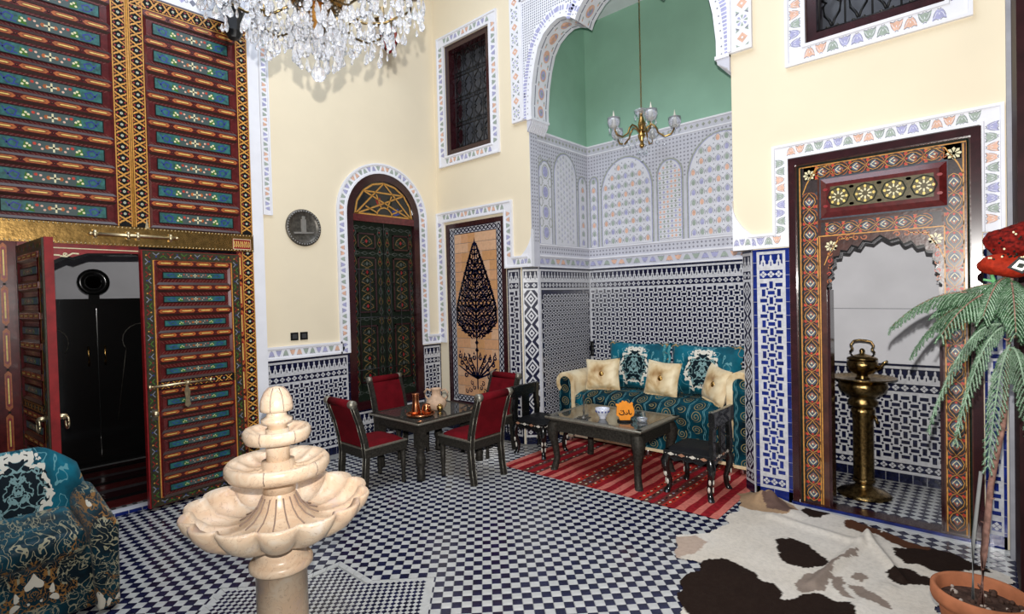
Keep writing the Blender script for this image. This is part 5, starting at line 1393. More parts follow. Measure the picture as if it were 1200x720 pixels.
def cushion(label, group, loc, w, h, t, mat, rot, knob=True, name='cushion'):
    r = thing(name, label, 'cushion', loc, 0, group); r.rotation_euler = rot
    m = MB(); pillow(m, w, h, t, mat, M=TR(0, 0, h / 2), tuft=.55 if knob else 0); m.build('cover', r)
    if knob:
        m = MB(); m.sph((0, -t * .28, h / 2), (.035, .025, .035), brass, 12, 8); m.build('button', r)
        m = MB()
        for i in range(40): x = -w * .42 + w * .84 * i / 39; m.tube([(x, 0, .02), (x + .004 * sin(i), -.02, -.01)], .004, goldv, 4)
        m.build('fringe', r, 'stuff')
    return r
zc = .655
cushion('large teal damask back cushion at the left of the sofa', 'teal back cushions', (-3.23, 5.84, zc - .01), .80, .56, .20, damask_c, (radians(-10), 0, 0), False)
cushion('large teal damask back cushion at the right of the sofa', 'teal back cushions', (-2.38, 5.84, zc - .01), .80, .56, .20, damask_c, (radians(-10), 0, 0), False)
cushion('square gold velvet cushion leaning by the left sofa arm', 'gold velvet cushions', (-3.50, 5.50, zc), .42, .37, .16, goldv, (radians(-16), radians(-4), radians(12)))
cushion('square gold velvet cushion in the middle of the sofa', 'gold velvet cushions', (-2.76, 5.52, zc), .40, .38, .16, goldv, (radians(-14), radians(3), radians(-4)))
cushion('square gold velvet cushion tucked against the right sofa arm', 'gold velvet cushions', (-2.16, 5.50, zc), .38, .37, .15, goldv, (radians(-14), radians(8), radians(-38)))
t = thing('tassel_cord', 'twisted teal and white cord hanging between the two back cushions', 'cord', (-2.80, 5.80, 1.0))
for s in (-1, 1):
    m = MB(); m.tube([(s * .03 + .006 * sin(i), .0 + .006 * cos(i), .20 - .02 * i) for i in range(13)], .016, cord, 8); m.build('strand', t)
    m = MB(); m.sph((s * .03, 0, -.06), (.02, .02, .03), creamp, 8, 6); m.build('knot', t)

# ---------------- striped rug ----------------
rug = MB(); RX0, RX1, RY0, RY1 = -3.90, -1.60, 4.09, 6.05
rc = {'r': pm('crimson_wool', (.28, .012, .018), .95, var=.3, vs=30, bs=200, bstr=.6), 'p': pm('salmon_wool', (.60, .17, .13), .95, var=.2, vs=30, bs=200, bstr=.6), 'b': pm('brown_knotted_wool', (.13, .035, .03), .95, var=.6, vs=60, bs=200, bstr=.6), 'd': pm('bright_red_wool', (.42, .03, .02), .95, var=.3, vs=30, bs=200, bstr=.6)}
pat = 'prprbrbprprprdbbdrprprprdbrbdrprprp' ; cols = []
rnd = random.Random(5)
wd = [(.9 + .4 * rnd.random()) for _ in pat]; tot = sum(wd); xs = [RX0]
for w in wd: xs.append(xs[-1] + (RX1 - RX0) * w / tot)
NYR = 40
def rz_(x, y): return .008 + .003 * noise.noise(Vector((x * 3, y * 3, 0)))
for i, c in enumerate(pat):
    vs = []
    for j in range(NYR + 1):
        y = RY0 + (RY1 - RY0) * j / NYR
        for k, x in ((i, xs[i]), (i + 1, xs[i + 1])):
            wv = .012 * noise.noise(Vector((k * 3.1, y * 6, 0))) if 0 < k < len(pat) else 0
            yy = y + (.05 * ((x - RX0) / (RX1 - RX0)) if j == 0 else 0) + (.015 * noise.noise(Vector((x * 4, 0, 7))) if j == 0 else 0)
            vs.append((x + wv, yy, rz_(k * 1.0, y)))
    rug.add(vs, [(2 * j, 2 * j + 1, 2 * j + 3, 2 * j + 2) for j in range(NYR)], rc[c])
    if c in 'bd':
        cx = (xs[i] + xs[i + 1]) / 2
        for q in range(28):
            y = RY0 + .07 + q * .07; s = .012
            rug.flat([(cx - s, y), (cx, y - s * 1.6), (cx + s, y), (cx, y + s * 1.6)], .0125, (creamp, greyd, blk)[q % 3] if c == 'b' else (blk, creamp)[q % 2])
rug.prism([(RX0, RY0 + .0), (RX1, RY0 + .06), (RX1, RY1), (RX0, RY1)], .0045, .006, rc['r'])
tag(rug.build('kilim_rug'), 'red and salmon striped woven rug under the coffee table', 'rug')

# ---------------- cowhide ----------------
HO = [(-1.68, 4.77), (-1.59, 4.86), (-1.5, 4.87), (-1.4, 4.82), (-1.24, 4.83), (-1.09, 4.8), (-.85, 4.79), (-.72, 4.71), (-.56, 4.66), (-.38, 4.58), (-.21, 4.55), (-.04, 4.47), (.1, 4.41), (.11, 4.35), (0, 4.19), (-.15, 4.06), (-.22, 3.72), (-.24, 3.36), (-.32, 2.94), (-.46, 2.73), (-.77, 2.54), (-1.01, 2.57), (-1.24, 2.69), (-1.34, 2.86), (-1.45, 3.12), (-1.42, 3.28), (-1.43, 3.39), (-1.6, 3.35), (-1.67, 3.54), (-1.74, 3.69), (-1.66, 3.75), (-1.56, 3.86), (-1.51, 4.1), (-1.58, 4.25), (-1.53, 4.41), (-1.58, 4.6)]
BL, BR_, TN, GY, PK = (.020, .011, .008), (.09, .035, .018), (.40, .26, .15), (.27, .21, .17), (.50, .38, .30)
PT = [([(-1.43, 3.42), (-1.36, 3.53), (-1.25, 3.54), (-1.13, 3.49), (-1.06, 3.43), (-.99, 3.42), (-.91, 3.36), (-.92, 3.28), (-.88, 3.27), (-.81, 3.43), (-.74, 3.48), (-.68, 3.47), (-.62, 3.46), (-.56, 3.42), (-.53, 3.27), (-.58, 2.93), (-.86, 2.69), (-1.14, 2.7), (-1.24, 2.8), (-1.36, 2.85), (-1.46, 3.0), (-1.5, 3.16), (-1.45, 3.3)], BL),
      ([(-1.14, 4.07), (-1.09, 4.14), (-1.01, 4.14), (-.92, 4.07), (-.82, 3.96), (-.78, 3.92), (-.79, 3.85), (-.87, 3.75), (-.96, 3.72), (-1.02, 3.75), (-1.1, 3.87)], BL),
      ([(-.48, 4.04), (-.43, 4.11), (-.36, 4.12), (-.26, 4.07), (-.24, 4.0), (-.32, 3.94), (-.39, 3.90), (-.46, 3.92)], BL),
      ([(-.5, 4.41), (-.44, 4.44), (-.36, 4.60), (-.28, 4.60), (-.15, 4.56), (-.05, 4.50), (.02, 4.42), (-.10, 4.36), (-.15, 4.29), (-.18, 4.21), (-.26, 4.18), (-.34, 4.23), (-.41, 4.22), (-.47, 4.28)], BL),
      ([(-1.15, 4.75), (-1.08, 4.9), (-.95, 4.85), (-.99, 4.66), (-1.06, 4.63), (-1.12, 4.66)], BL), ([(-.84, 4.66), (-.8, 4.9), (-.62, 4.75), (-.60, 4.59), (-.71, 4.55), (-.77, 4.56)], BR_),
      ([(-.62, 4.58), (-.56, 4.75), (-.36, 4.65), (-.30, 4.53), (-.44, 4.46), (-.55, 4.52)], BR_), ([(-1.72, 4.8), (-1.52, 5.0), (-1.42, 4.95), (-1.31, 4.84), (-1.15, 4.70), (-1.2, 4.52), (-1.36, 4.5), (-1.6, 4.5)], TN), ([(-1.44, 4.72), (-1.3, 4.8), (-1.18, 4.66), (-1.2, 4.55), (-1.36, 4.58)], (.15, .09, .07)),
      ([(-.89, 3.5), (-.86, 3.66), (-.8, 3.76), (-.76, 3.99), (-.66, 4.23), (-.66, 4.12), (-.73, 3.99), (-.74, 3.78), (-.73, 3.53), (-.81, 3.44), (-.86, 3.43)], GY), ([(-.64, 3.69), (-.59, 3.73), (-.52, 3.65), (-.43, 3.61), (-.42, 3.56), (-.52, 3.53), (-.58, 3.59)], GY), ([(-.74, 3.72), (-.69, 3.78), (-.65, 3.7), (-.66, 3.63), (-.58, 3.51), (-.63, 3.52), (-.71, 3.61)], GY), ([(-.65, 3.8), (-.61, 3.91), (-.57, 3.85), (-.59, 3.77)], GY), ([(-1.8, 3.6), (-1.6, 3.76), (-1.5, 3.7), (-1.52, 3.5), (-1.6, 3.3)], PK)]
def inpoly(x, y, P):
    c = False; j = len(P) - 1
    for i in range(len(P)):
        if (P[i][1] > y) != (P[j][1] > y) and x < (P[j][0] - P[i][0]) * (y - P[i][1]) / (P[j][1] - P[i][1]) + P[i][0]: c = not c
        j = i
    return c
def hz(x, y):
    r = .010 + .012 * max(0, noise.noise(Vector((x * 2.2, y * 2.2, 1)))) + .006 * noise.noise(Vector((x * 6, y * 6, 3)))
    for (a, b, w, h) in (((-.80, 3.55), (-.65, 4.5), .035, .03), ((-.66, 4.5), (-.40, 3.95), .025, .03), ((-1.3, 4.45), (-.7, 4.35), .05, .02), ((-.6, 3.3), (-.45, 3.8), .05, .02)):
        ax, ay = a; bx, by = b; t = max(0, min(1, ((x - ax) * (bx - ax) + (y - ay) * (by - ay)) / ((bx - ax) ** 2 + (by - ay) ** 2)))
        d = hypot(x - ax - t * (bx - ax), y - ay - t * (by - ay)); r += h * math.exp(-(d / w) ** 2)
    r += (.10 + .06 * noise.noise(Vector((x * 14, y * 14, 4)))) * math.exp(-((x + 1.42) ** 2 + (y - 4.74) ** 2) / .012) + .03 * math.exp(-((x + 1.2) ** 2 + (y - 4.6) ** 2) / .01)
    return max(.009, r)
g_ = .0095; vi = {}; vs = []; fs = []; cl = []
for i in range(int(2.0 / g_)):
    for j in range(int(2.55 / g_)):
        x, y = -1.80 + i * g_, 2.45 + j * g_
        q = Vector((x * 9, y * 9, 0)); jx = x + .030 * noise.noise(q); jy = y + .035 * noise.noise(q + Vector((5, 5, 5)))
        if not inpoly(jx, jy, HO): continue
        idx = []
        for a, b in ((0, 0), (1, 0), (1, 1), (0, 1)):
            k = (i + a, j + b)
            if k not in vi:
                X_, Y_ = -1.80 + k[0] * g_, 2.45 + k[1] * g_; vi[k] = len(vs); vs.append((X_, Y_, hz(X_, Y_)))
                q2 = Vector((X_ * 11, Y_ * 11, 2)); px, py = X_ + .03 * noise.noise(q2) + .012 * noise.noise(q2 * 4), Y_ + .03 * noise.noise(q2 + Vector((9, 1, 0))) + .012 * noise.noise(q2 * 4 + Vector((3, 3, 3)))
                f = .5 + .5 * noise.noise(Vector((X_ * 2.5, Y_ * 2.5, 8))); c = tuple(a_ * (1 - f) + b_ * f for a_, b_ in zip((.66, .58, .47), (.74, .69, .62)))
                for P, cc in PT:
                    if inpoly(px, py, P): c = cc
                cl.append((*c, 1))
            idx.append(vi[k])
        fs.append(idx)
me = bpy.data.meshes.new('cowhide_rug'); me.from_pydata(vs, [], fs); me.materials.append(hidem)
ca = me.color_attributes.new('tint', 'FLOAT_COLOR', 'POINT'); ca.data.foreach_set('color', [v for c in cl for v in c]); me.polygons.foreach_set('use_smooth', [True] * len(fs)); me.update()
hd = bpy.data.objects.new('cowhide_rug', me); COL.objects.link(hd); tag(hd, 'cream cowhide with dark brown patches on the tiled floor at the right', 'hide rug')

# ---------------- brass stand, tray and kettle in the right doorway ----------------
t = thing('brass_stand', 'tall engraved brass basin stand in the alcove beyond the right doorway', 'stand', (-.815, 5.44, Z0))
m = MB(); m.lathe([(.20, 0), (.205, .012), (.18, .03), (.13, .05), (.075, .075), (.06, .10), (.085, .12), (.085, .14), (.065, .16)], dbrass, 40); m.build('foot', t)
m = MB(); m.lathe([(.080, .14), (.082, .16), (.078, .18), (.078, .66), (.084, .68), (.078, .70), (.09, .72), (.09, .75), (.07, .77)], dbrass, 32); m.build('column', t)
m = MB(); m.lathe([(.07, .76), (.11, .79), (.115, .82), (.09, .845), (.12, .87), (.17, .91), (.185, .95), (.18, .985), (.16, 1.0)], dbrass, 40); m.build('bowl', t)
m = MB(); m.lathe([(.10, .99), (.20, 1.005), (.245, 1.03), (.252, 1.028), (.21, 1.01), (.10, 1.005), (0, 1.005)], dbrass, 48); m.build('tray', t)
m = MB(); m.tube([(.08, 0, .70), (.10, -.03, .68), (.11, -.04, .64)], .012, dbrass, 8); m.build('tap', t)
t = thing('brass_kettle', 'brass kettle with hinged handle on top of the stand', 'kettle', (-.815, 5.44, 1.018))
m = MB(); m.lathe([(.06, 0), (.045, .02), (.04, .035), (.07, .05), (.10, .08), (.118, .12), (.112, .155), (.095, .17)], dbrass, 32); m.build('body', t)
m = MB(); m.lathe([(.10, .168), (.115, .172), (.112, .185), (.07, .205), (.02, .22), (.015, .23), (.024, .245), (.012, .265), (0, .268)], dbrass, 32, caps=False); m.build('lid', t)
m = MB(); m.tube([(.10, -.02, .10), (.14, -.03, .12), (.155, -.033, .15), (.185, -.04, .17)], [.02, .015, .011, .010], dbrass, 8); m.build('spout', t)
m = MB(); m.tube([(x, 0, z) for x, z in ((-.075, .20), (-.09, .235), (-.07, .26), (-.085, .295), (-.06, .33), (-.02, .338), (.03, .335), (.065, .325), (.085, .29), (.07, .26), (.09, .235), (.075, .20))], .010, dbrass, 8); m.build('handle', t)

# ---------------- teal armchair ----------------
ac = thing('armchair', 'teal velvet armchair with gold scrolls and white medallion, lower left corner', 'armchair', (-4.28, .36, Z0)); ac.scale = (1, .80, 1)
def softbox(mb, a, b, mat, r=.06, M=None):
    bm = bmesh.new(); bmesh.ops.create_cube(bm, size=1); sx, sy, sz = (b[i] - a[i] for i in range(3))
    for v in bm.verts: v.co = Vector(((v.co.x + .5) * sx + a[0], (v.co.y + .5) * sy + a[1], (v.co.z + .5) * sz + a[2]))
    bmesh.ops.bevel(bm, geom=list(bm.edges), offset=r, segments=4, profile=.5, affect='EDGES'); bm.verts.index_update()
    mb.add([tuple(v.co) for v in bm.verts], [[v.index for v in f.verts] for f in bm.faces], mat, True, M); bm.free()
m = MB(); softbox(m, (-.30, -.36, .02), (.34, .36, .40), scrollf, .05); m.build('base', ac)
m = MB(); softbox(m, (-.24, -.30, .36), (.37, .30, .52), scrollf, .06); m.build('seat_cushion', ac)
bp_ = []
def backz(y): y = abs(y) / .43; return .885 - .16 * max(0, y - .35) ** 1.3 * 2.0 if y < 1 else .6
N = 18; vs = []
for side in (0, 1):
    for i in range(N + 1):
        y = -.43 + .86 * i / N; top = backz(y)
        for j in range(9):
            k = j / 8; z = .30 + (top - .30) * k; th = .085 * (1 - max(0, k - .8) * 3.5) * (1 - max(0, abs(y) / .43 - .88) * 5)
            vs.append((-.30 - .09 * k + (th if side == 0 else -th), y, z))
Q = (N + 1) * 9; fs = []
for i in range(N):
    for j in range(8): a = i * 9 + j; fs += [(a, a + 9, a + 10, a + 1), (Q + a, Q + a + 1, Q + a + 10, Q + a + 9)]
    fs.append((i * 9 + 8, (i + 1) * 9 + 8, Q + (i + 1) * 9 + 8, Q + i * 9 + 8))
for j in range(8): fs += [(j, j + 1, Q + j + 1, Q + j), (N * 9 + j, Q + N * 9 + j, Q + N * 9 + j + 1, N * 9 + j + 1)]
m = MB(); m.add(vs, fs, damask_a, True); m.build('backrest', ac, fixn=True)
for s in (-1, 1):
    m = MB(); N = 12; vs = []
    for i in range(N + 1):
        x = -.36 + .74 * i / N; zt = .60 - .07 * (i / N) ** 1.3; w = .075
        for k in range(14):
            a = 2 * pi * k / 14; yy = s * (.40 + (w + .02 * (sin(a) > 0)) * cos(a)); zz = max(.02, zt - .07 + .085 * sin(a)) if sin(a) > -.2 else .02 + (k % 2) * .0
            vs.append((x + (.03 * sin(pi * .5) if i == N else 0), yy, zz))
    m.add(vs, [(i * 14 + k, i * 14 + (k + 1) % 14, (i + 1) * 14 + (k + 1) % 14, (i + 1) * 14 + k) for i in range(N) for k in range(14)] + [tuple(range(14)), tuple(range(N * 14, N * 14 + 14))], scrollf, True)
    m.build('arm', ac, fixn=True, bevel=.03)

# ---------------- wall plate, switches, sconces ----------------
t = thing('wall_plate', 'round dark pewter plate with embossed minaret on the cream wall', 'plate', (XL + .002, 2.90, 2.655))
m = MB(); MW = RY(pi / 2)
m.lathe([(0, .004), (.15, .004), (.165, .012), (.185, .022), (.205, .020), (.21, .008), (.20, 0)], pewter, 40, M=MW, caps=False)
m.build('disc', t)
m = MB()
for k in range(40): a = k * pi / 20; m.sph((.024, .188 * cos(a), .188 * sin(a)), .008, steel, 5, 4)
m.build('beaded_rim', t)
m = MB(); G = lambda u, v, n=0: Vector((.005 + n, u, v)); m.prism(rect(-.028, .028, -.06, .095), 0, .012, steel, G); m.prism(rect(-.015, .015, .095, .13), 0, .012, steel, G); m.prism([(-.11, -.075), (.11, -.06), (.12, -.04), (-.12, -.055)], 0, .010, steel, G); m.build('minaret_relief', t)
for k, (y, lab) in enumerate(((2.755, 'black square light switch, the left of the pair on the cream wall'), (2.865, 'black square light switch, the right of the pair on the cream wall'))):
    t = thing('light_switch', lab, 'switch', (XL + .001, y, 1.43)); m = MB(); m.box((0, -.044, -.044), (.012, .044, .044), blk); m.build('plate', t, bevel=.003)
    m = MB(); m.box((.012, -.026, -.026), (.016, .026, .026), pm('grey_rocker', (.05, .05, .05), .4)); m.build('rocker', t)
t = thing('wall_lantern', 'dark wall lantern behind the crystal chandelier above the gate corner', 'lantern', (XG, 2.06, 4.60)); t.location = (XG + .0, 2.08, 4.50)
m = MB(); m.box((.0, -.02, -.02), (.16, .02, .02), iron); m.build('bracket', t)
m = MB(); m.lathe([(.0, -.14), (.05, -.12), (.085, -.06), (.09, .10), (.11, .16), (.06, .20), (.09, .30), (.02, .42), (0, .45)], iron, 8, c=(.18, 0, 0), sm=False); m.build('body', t)
t = thing('wall_lantern', 'red glass wall lantern high on the cream wall behind the chandelier', 'lantern', (XL, 4.02, 5.08))
rg_ = pm('deep_red_glass', (.35, .01, .01), .12)
m = MB(); m.box((0, -.02, .1), (.16, .02, .14), iron); m.build('bracket', t)
m = MB(); m.lathe([(0, -.16), (.04, -.13), (.10, .0), (.09, .22), (.03, .32), (0, .34)], rg_, 6, c=(.18, 0, 0), sm=False); m.build('red_body', t)
m = MB()
for k in range(6): a = k * pi / 3; m.tube([(.18 + r * cos(a), r * sin(a), z) for r, z in ((.042, -.13), (.102, 0), (.092, .22), (.03, .32))], .008, iron, 4)
m.build('frame', t)

t = thing('wall_box', 'slim black upright box on the tiled niche corner left of the sofa', 'box', (NX0 + .03, 6.06, .98)); m = MB(); m.box((0, 0, 0), (.03, .05, .20), blk); m.build('housing', t, bevel=.004)
m = MB()
for i in range(3): m.box((.03, .005, .03 + i * .055), (.034, .045, .065 + i * .055), pm('grey_rocker', (.05, .05, .05)))
m.build('button', t)
# ---------------- potted Norfolk pine ----------------
pp = thing('potted_pine', 'potted Norfolk pine with drooping green fronds in a terracotta pot, lower right', 'plant', (-.035, 3.42, Z0))
m = MB(); m.lathe([(0, 0), (.13, 0), (.165, .20), (.172, .225), (.192, .23), (.198, .25), (.196, .295), (.186, .302), (.172, .295), (.165, .24), (.155, .22), (0, .22)], terra, 48, caps=False); m.build('pot', pp)
m = MB(); m.lathe([(0, .245), (.08, .248), (.14, .24), (.168, .235)], soil, 24, caps=False)
rnd = random.Random(11)
for i in range(40): a = rnd.random() * 6.28; r = .15 * rnd.random() ** .5; m.sph((r * cos(a), r * sin(a), .25), .006 + .008 * rnd.random(), soil if i % 3 else pm('pale_pebble', (.4, .33, .28), .8), 5, 4)
m.build('soil', pp)
TRK = [(.0, -.04, .24), (.012, -.045, .50), (.04, -.05, .85), (.085, -.055, 1.15), (.105, -.06, 1.45), (.115, -.06, 1.75), (.12, -.06, 1.86)]
m = MB(); m.tube(TRK, [.016, .014, .0125, .0115, .010, .009, .007], bark, 8)
for i in range(14):
    t = i / 14 * 5; k = int(t); a, b = Vector(TRK[k]), Vector(TRK[k + 1]); p = a + (b - a) * (t - k); an = i * 2.4; m.tube([p, p + Vector((.022 * cos(an), .022 * sin(an), .012))], [.006, .002], bark, 5)
m.build('trunk', pp)
m = MB(); m.tube([(-.03, -.03, .24), (-.026, -.035, .55), (.005, -.04, .9)], .008, pm('grey_cane', (.25, .25, .24), .8), 6); m.build('cane', pp)
def qb(p0, p1, p2, t): return p0 * (1 - t) ** 2 + p1 * (2 * t * (1 - t)) + p2 * t * t
def frond(tip, lift, z0, tl=.125, frost=False):
    p0 = Vector((.112, -.06, z0)); p2 = Vector(tip); mid = (p0 + p2) / 2 + Vector((0, 0, lift)); N = 22
    pts = [qb(p0, mid, p2, i / N) for i in range(N + 1)]
    m = MB(); m.tube(pts, [.006 - .0045 * i / N for i in range(N + 1)], bark if not frost else needle2, 6); b = m.build('branch', pp)
    nm = MB(); rn = random.Random(hash((round(tip[0], 3), round(tip[2], 3))) & 0xffff)
    def needles(a, b, dens, L):
        d = b - a; n = int(d.length * dens); dn = d.normalized(); s1 = dn.cross(Vector((.3, .2, 1))).normalized(); s2 = dn.cross(s1)
        for q in range(n):
            t = q / n; c = a + d * t; an = rn.random() * 6.28; o = s1 * cos(an) + s2 * sin(an); e = c + o * L + dn * L * .9; w = dn.cross(o) * .0016
            nm.add([c - w, c + w, e], [(0, 1, 2)], needle if rn.random() < (.45 if frost else .85) else needle2)
    for i in range(N): needles(pts[i], pts[i + 1], 900, .010)
    d0 = (p2 - p0).normalized()
    n_t = 21
    for k in range(n_t):
        t = .12 + .88 * k / (n_t - 1); c = qb(p0, mid, p2, t); dr = (qb(p0, mid, p2, min(1, t + .02)) - qb(p0, mid, p2, t - .02)).normalized(); side = dr.cross(Vector((0, 0, 1)))
        if side.length < .1: side = Vector((1, 0, 0))
        side.normalize(); L = tl * (1 - .62 * max(0, (t - .45) / .55)) * (.85 + .3 * rn.random()) * min(1, .5 + t)
        for s in (-1, 1):
            q = [c]; v = dr * .8 + side * s * .75 + Vector((0, 0, .05))
            for j in range(4): v = v + Vector((0, 0, -.42)); q.append(q[-1] + v.normalized() * L / 4)
            nm.tube(q, .0022, needle2, 3, False)
            for a, b_ in zip(q, q[1:]): needles(a, b_, 1250, .0098)
    nm.build('needles', b, 'stuff')
for f in (((-.33, -.10, 1.60), .22, 1.70), ((-.255, .02, 1.46), .28, 1.64), ((-.18, -.14, 1.12), .34, 1.60, .11, True), ((-.08, -.20, 1.08), .30, 1.60, .10, True), ((.03, -.22, .98), .22, 1.52, .10, True),
          ((.24, -.38, 1.42), .18, 1.66), ((.40, -.15, 1.50), .14, 1.70), ((.34, .12, 1.55), .12, 1.68), ((-.02, .34, 1.46), .14, 1.66), ((-.12, -.36, 1.58), .14, 1.76), ((.12, -.44, 1.60), .16, 1.80), ((-.17, .18, 1.66), .10, 1.74), ((.18, -.20, 1.05), .28, 1.5, .10, True), ((.02, -.30, 1.66), .12, 1.82), ((-.13, -.05, 1.72), .06, 1.80), ((.30, -.02, 1.25), .2, 1.55)):
    frond(*f)

# red embroidered ornament above the pine
cp = thing('cloth_ornament', 'red embroidered cloth ornament with black edged patch perched above the pine', 'ornament', (.085, 3.34, 1.87))
def blob(mb, c, r, mat, amp=.15, fq=9, seg=28, rg=18, M=None):
    n0 = len(mb.v); mb.sph(c, r, mat, seg, rg, M)
    for i in range(n0, len(mb.v)):
        v = Vector(mb.v[i]); d = v - Vector(c); k = 1 + amp * noise.noise(v * fq) + amp * .4 * noise.noise(v * fq * 3); mb.v[i] = tuple(Vector(c) + d * k)
m = MB(); blob(m, (.03, 0, .12), (.105, .07, .085), clothred, .3, 14, M=None); blob(m, (-.045, -.0, .13), (.05, .05, .06), clothred, .3, 16); m.build('upper_fold', cp)
m = MB(); blob(m, (-.015, -.02, .02), (.10, .065, .055), pm('orange_red_cloth', (.26, .018, .006), .75, var=.3, vs=50, bs=90, bstr=.5), .25, 12); m.build('lower_fold', cp)
m = MB(); G = lambda u, v, n=0: Vector((u + .02, -.092 - n, v + .01)); m.prism([(-.04, .0), (.01, -.03), (.055, .015), (.0, .045)], 0, .006, blk, G); m.prism([(-.025, .0), (.008, -.018), (.04, .014), (.0, .032)], .006, .008, pm('green_mirror_patch', (.14, .18, .08), .3), G); m.prism([(-.01, .0), (.01, -.006), (.02, .012), (.0, .018)], .008, .010, greenp, G); m.build('patch', cp)
m = MB(); rnd = random.Random(2)
for i in range(30):
    a, b = rnd.random() * 6.28, rnd.random(); m.sph((.02 + .10 * cos(a) * b, -.072, .05 + .12 * abs(sin(a)) * b), .005, (blk, creamp, greenp)[i % 3], 5, 4)
m.build('sequins', cp, 'stuff')
m = MB(); m.tube([(-.07, -.03, -.02), (-.06, -.04, -.06), (-.055, -.04, -.12)], [.008, .010, .004], pm('green_ribbon', (.12, .34, .14), .6), 6); m.tube([(-.06, -.04, -.05), (-.10, -.04, -.04)], .006, pm('green_ribbon', (.1, .1, .1)), 6); m.build('ribbon', cp)

# ---------------- chandeliers ----------------
def drop_me(w, h, name):
    q = MB(); seg = 6; vs = [(0, 0, 0)]
    for r, z in ((.35, -.22), (1, -.62), (.75, -.86)): vs += [(w / 2 * r * cos(2 * pi * k / seg), w / 3.4 * r * sin(2 * pi * k / seg), z * h) for k in range(seg)]
    vs.append((0, 0, -h)); L = len(vs) - 1
    fs = [(0, 1 + (k + 1) % seg, 1 + k)[::-1] for k in range(seg)] + [(1 + r * seg + k, 1 + r * seg + (k + 1) % seg, 1 + (r + 1) * seg + (k + 1) % seg, 1 + (r + 1) * seg + k)[::-1] for r in range(2) for k in range(seg)] + [(13 + k, 13 + (k + 1) % seg, L)[::-1] for k in range(seg)]
    q.add(vs, fs, crystal); return to_me(q, name)
drop_l, drop_s = drop_me(.040, .075, 'crystal_drop'), drop_me(.022, .042, 'crystal_drop')
oct_b = MB(); oct_b.sph((0, 0, 0), (.012, .008, .012), crystal, 6, 4); bead = to_me(oct_b, 'crystal_bead')
rnd = random.Random(21)
big = thing('crystal_chandelier', 'large crystal chandelier with masses of hanging drops, at the top of the picture', 'chandelier', (-2.42, 1.32, 2.88))
z0 = 2.88
m = MB(); m.tube([(0, 0, .95), (0, 0, 4.3)], .008, brass, 6); m.build('chain', big)
m = MB(); m.lathe([(0, .245), (.012, .25), (.022, .265), (.012, .285), (.03, .30), (.045, .34), (.02, .37), (.05, .40), (.03, .50), (.06, .56), (.03, .62), (.03, .80), (.05, .84), (.02, .95)], pm('amber_gold_brass', (.60, .28, .06), .25, .8), 20); m.build('stem', big)
m = MB(); m.lathe([(.07, .36), (.13, .385), (.14, .41), (.10, .43)], brass, 24)
for k in range(20):
    for zz in (.35, .385, .42): a = k * pi / 10; m.sph((.095 * cos(a), .095 * sin(a), zz), .010, pewter, 5, 4)
m.build('beaded_collar', big)
m = MB(); m.sph((0, 0, .035), .036, crystal, 12, 8); m.build('crystal_ball', big)
NB = 8; fp = []
for k in range(NB):
    a = 2 * pi * (k + .2) / NB; ca, sa = cos(a), sin(a); R = .43 + .02 * (k % 2)
    m = MB(); m.tube([(r * ca, r * sa, z) for r, z in ((.05, .46), (.12, .36), (.22, .30), (.32, .31), (R, .38), (R + .01, .45))], .006, dbrass, 6); m.tube([(r * ca, r * sa, z) for r, z in ((.10, .42), (.18, .46), (.24, .42), (.20, .36))], .005, dbrass, 5); arm = m.build('arm', big)
    m = MB(); m.lathe([(.012, .44), (.055, .455), (.06, .47), (.02, .465), (.012, .55), (0, .55)], dbrass, 12, c=(R * ca, R * sa, 0)); m.build('drip_pan', arm)
    for q in range(9):
        b = 2 * pi * q / 9; r = .062; x, y = R * ca + r * cos(b), R * sa + r * sin(b); fp += [(x, y, .44, 0), (x, y, .365, 1 if q % 2 else 0)]
        if q % 2: fp.append((x * 1.0, y, .32, 1))
    for q in range(3): b = .25 + q * .08; fp.append((b * ca, b * sa, .30 - .01 * q, 0)); fp.append((b * ca + .02, b * sa - .02, .235, 1))
for k in range(14):
    a = 2 * pi * k / 14
    for r, z, s in ((.13, .30, 0), (.125, .225, 0), (.11, .16, 0), (.16, .26, 1), (.10, .115, 1)): fp.append((r * cos(a), r * sin(a), z, s))
fp = fp[:296]
for x, y, z, s in fp: mesh_obj('crystal_drop', (drop_l, drop_s)[s], big, (x + rnd.uniform(-.006, .006), y + rnd.uniform(-.006, .006), z), rnd.random() * 6.28)
st_ = MB()
def sdrop(x, y, z, k, rot):
    c, s_ = cos(rot), sin(rot); st_.add([(x + (v.co.x * c - v.co.y * s_) * k, y + (v.co.x * s_ + v.co.y * c) * k, z + v.co.z * k) for v in drop_s.vertices], [tuple(p.vertices) for p in drop_s.polygons], crystal)
for i in range(330):
    a = rnd.random() * 6.283; r = .08 + .40 * rnd.random() ** .8; t = (r - .08) / .40
    low = .13 + .16 * t + .05 * sin(a * 5)
    sdrop(r * cos(a), r * sin(a), low + .06 + .24 * rnd.random(), 1.1 + .6 * rnd.random(), rnd.random() * 6.28)
bm_ = MB(); bm_.sph((0, 0, 0), (.008, .006, .009), crystal, 5, 4)
for k in range(16):
    a = 2 * pi * k / 16
    for j in range(15):
        t = j / 14; r = .42 * (1 - t) + .11 * t; z = .42 - .30 * sin(pi * t * .5) + .10 * t; st_.add([(v[0] + r * cos(a), v[1] + r * sin(a), v[2] + z) for v in bm_.v], bm_.f, crystal)
    for j in range(7): st_.add([(v[0] + .09 * cos(a), v[1] + .09 * sin(a), v[2] + .30 - j * .02) for v in bm_.v], bm_.f, crystal)
for j in range(12): st_.add([(v[0], v[1], v[2] + .08 + j * .014) for v in bm_.v], bm_.f, crystal)
st_.build('bead_garland', big, 'stuff')

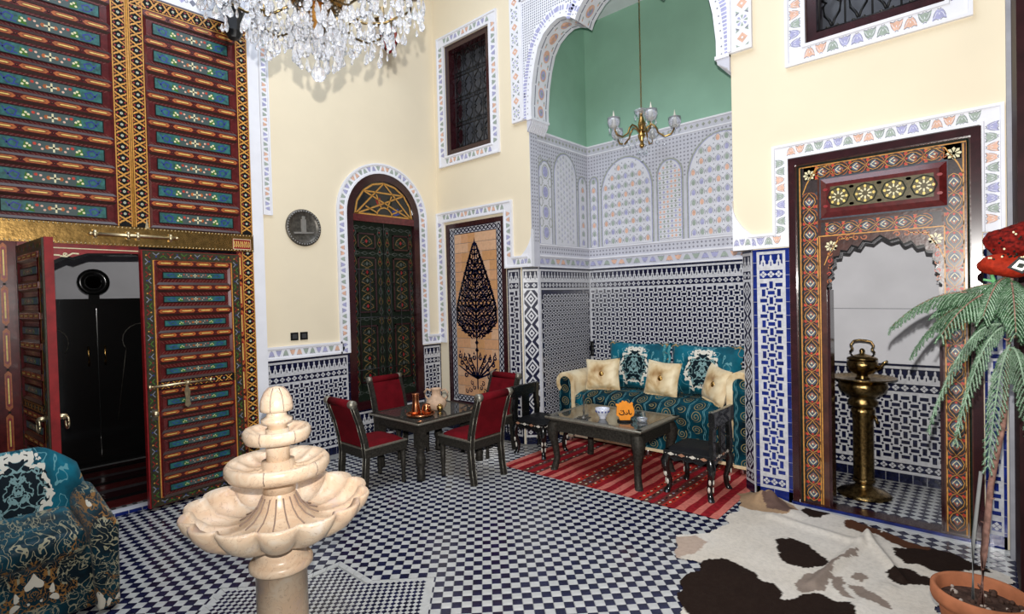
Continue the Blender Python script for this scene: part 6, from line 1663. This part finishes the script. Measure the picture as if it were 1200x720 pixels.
sc_ = thing('small_chandelier', 'small brass chandelier with glass cups hanging on a long chain in the niche', 'chandelier', (-2.905, 5.5, 3.30))
m = MB()
for i in range(58):
    z = .62 + i * .0217; M_ = TR(0, 0, z) @ (RZ(pi / 2) if i % 2 else Matrix.Identity(4)); m.tube([(.008 * cos(t), 0, .014 * sin(t)) for t in [2 * pi * q / 8 for q in range(9)]], .0028, brass, 4, M=M_)
m.build('chain', sc_)
m = MB(); m.lathe([(0, .16), (.02, .17), (.03, .20), (.015, .23), (.035, .27), (.045, .31), (.02, .34), (.03, .38), (.042, .43), (.025, .50), (.018, .55), (.03, .58), (.012, .62)], brass, 16); m.build('stem', sc_)
m = MB(); m.lathe([(.02, .54), (.06, .55), (.085, .59), (.075, .595), (.05, .57), (.02, .56)], crystal, 16); m.build('crown_dish', sc_)
m = MB(); m.sph((0, 0, .03), .018, crystal, 8, 6); m.build('crystal_ball', sc_)
for k in range(5):
    a = 2 * pi * k / 5 + .45; ca, sa = cos(a), sin(a); R = .36
    m = MB(); m.tube([(r * ca, r * sa, z) for r, z in ((.02, .33), (.07, .40), (.12, .42), (.16, .38), (.18, .32), (.25, .27), (.32, .29), (R, .36))], .010, brass, 6); arm = m.build('arm', sc_)
    m = MB(); m.lathe([(.012, .35), (.05, .37), (.07, .42), (.072, .47), (.066, .47), (.062, .42), (.012, .375)], crystal, 12, c=(R * ca, R * sa, 0)); m.build('glass_cup', arm)
    m = MB(); m.lathe([(.02, .36), (.03, .38), (.022, .44), (.012, .50), (.0, .56)], pm('frosted_bulb', (.75, .7, .6), .2), 8, c=(R * ca, R * sa, 0)); m.build('bulb', arm)
    for q in range(6): b = q * pi / 3; mesh_obj('crystal_drop', drop_s, sc_, (R * ca + .055 * cos(b), R * sa + .055 * sin(b), .36), b, sc=(1, 1, 1.3)); 
    for q in range(3): mesh_obj('crystal_drop', drop_s, sc_, ((.10 + q * .07) * ca, (.10 + q * .07) * sa, .27 - .02 * q), q, sc=(1.1, 1.1, 1.5))
for q in range(8): b = q * pi / 4; mesh_obj('crystal_drop', drop_s, sc_, (.05 * cos(b), .05 * sin(b), .17), b, sc=(1.2, 1.2, 1.8)); mesh_obj('crystal_drop', drop_s, sc_, (.075 * cos(b), .075 * sin(b), .55), b, sc=(1, 1, 1.5))
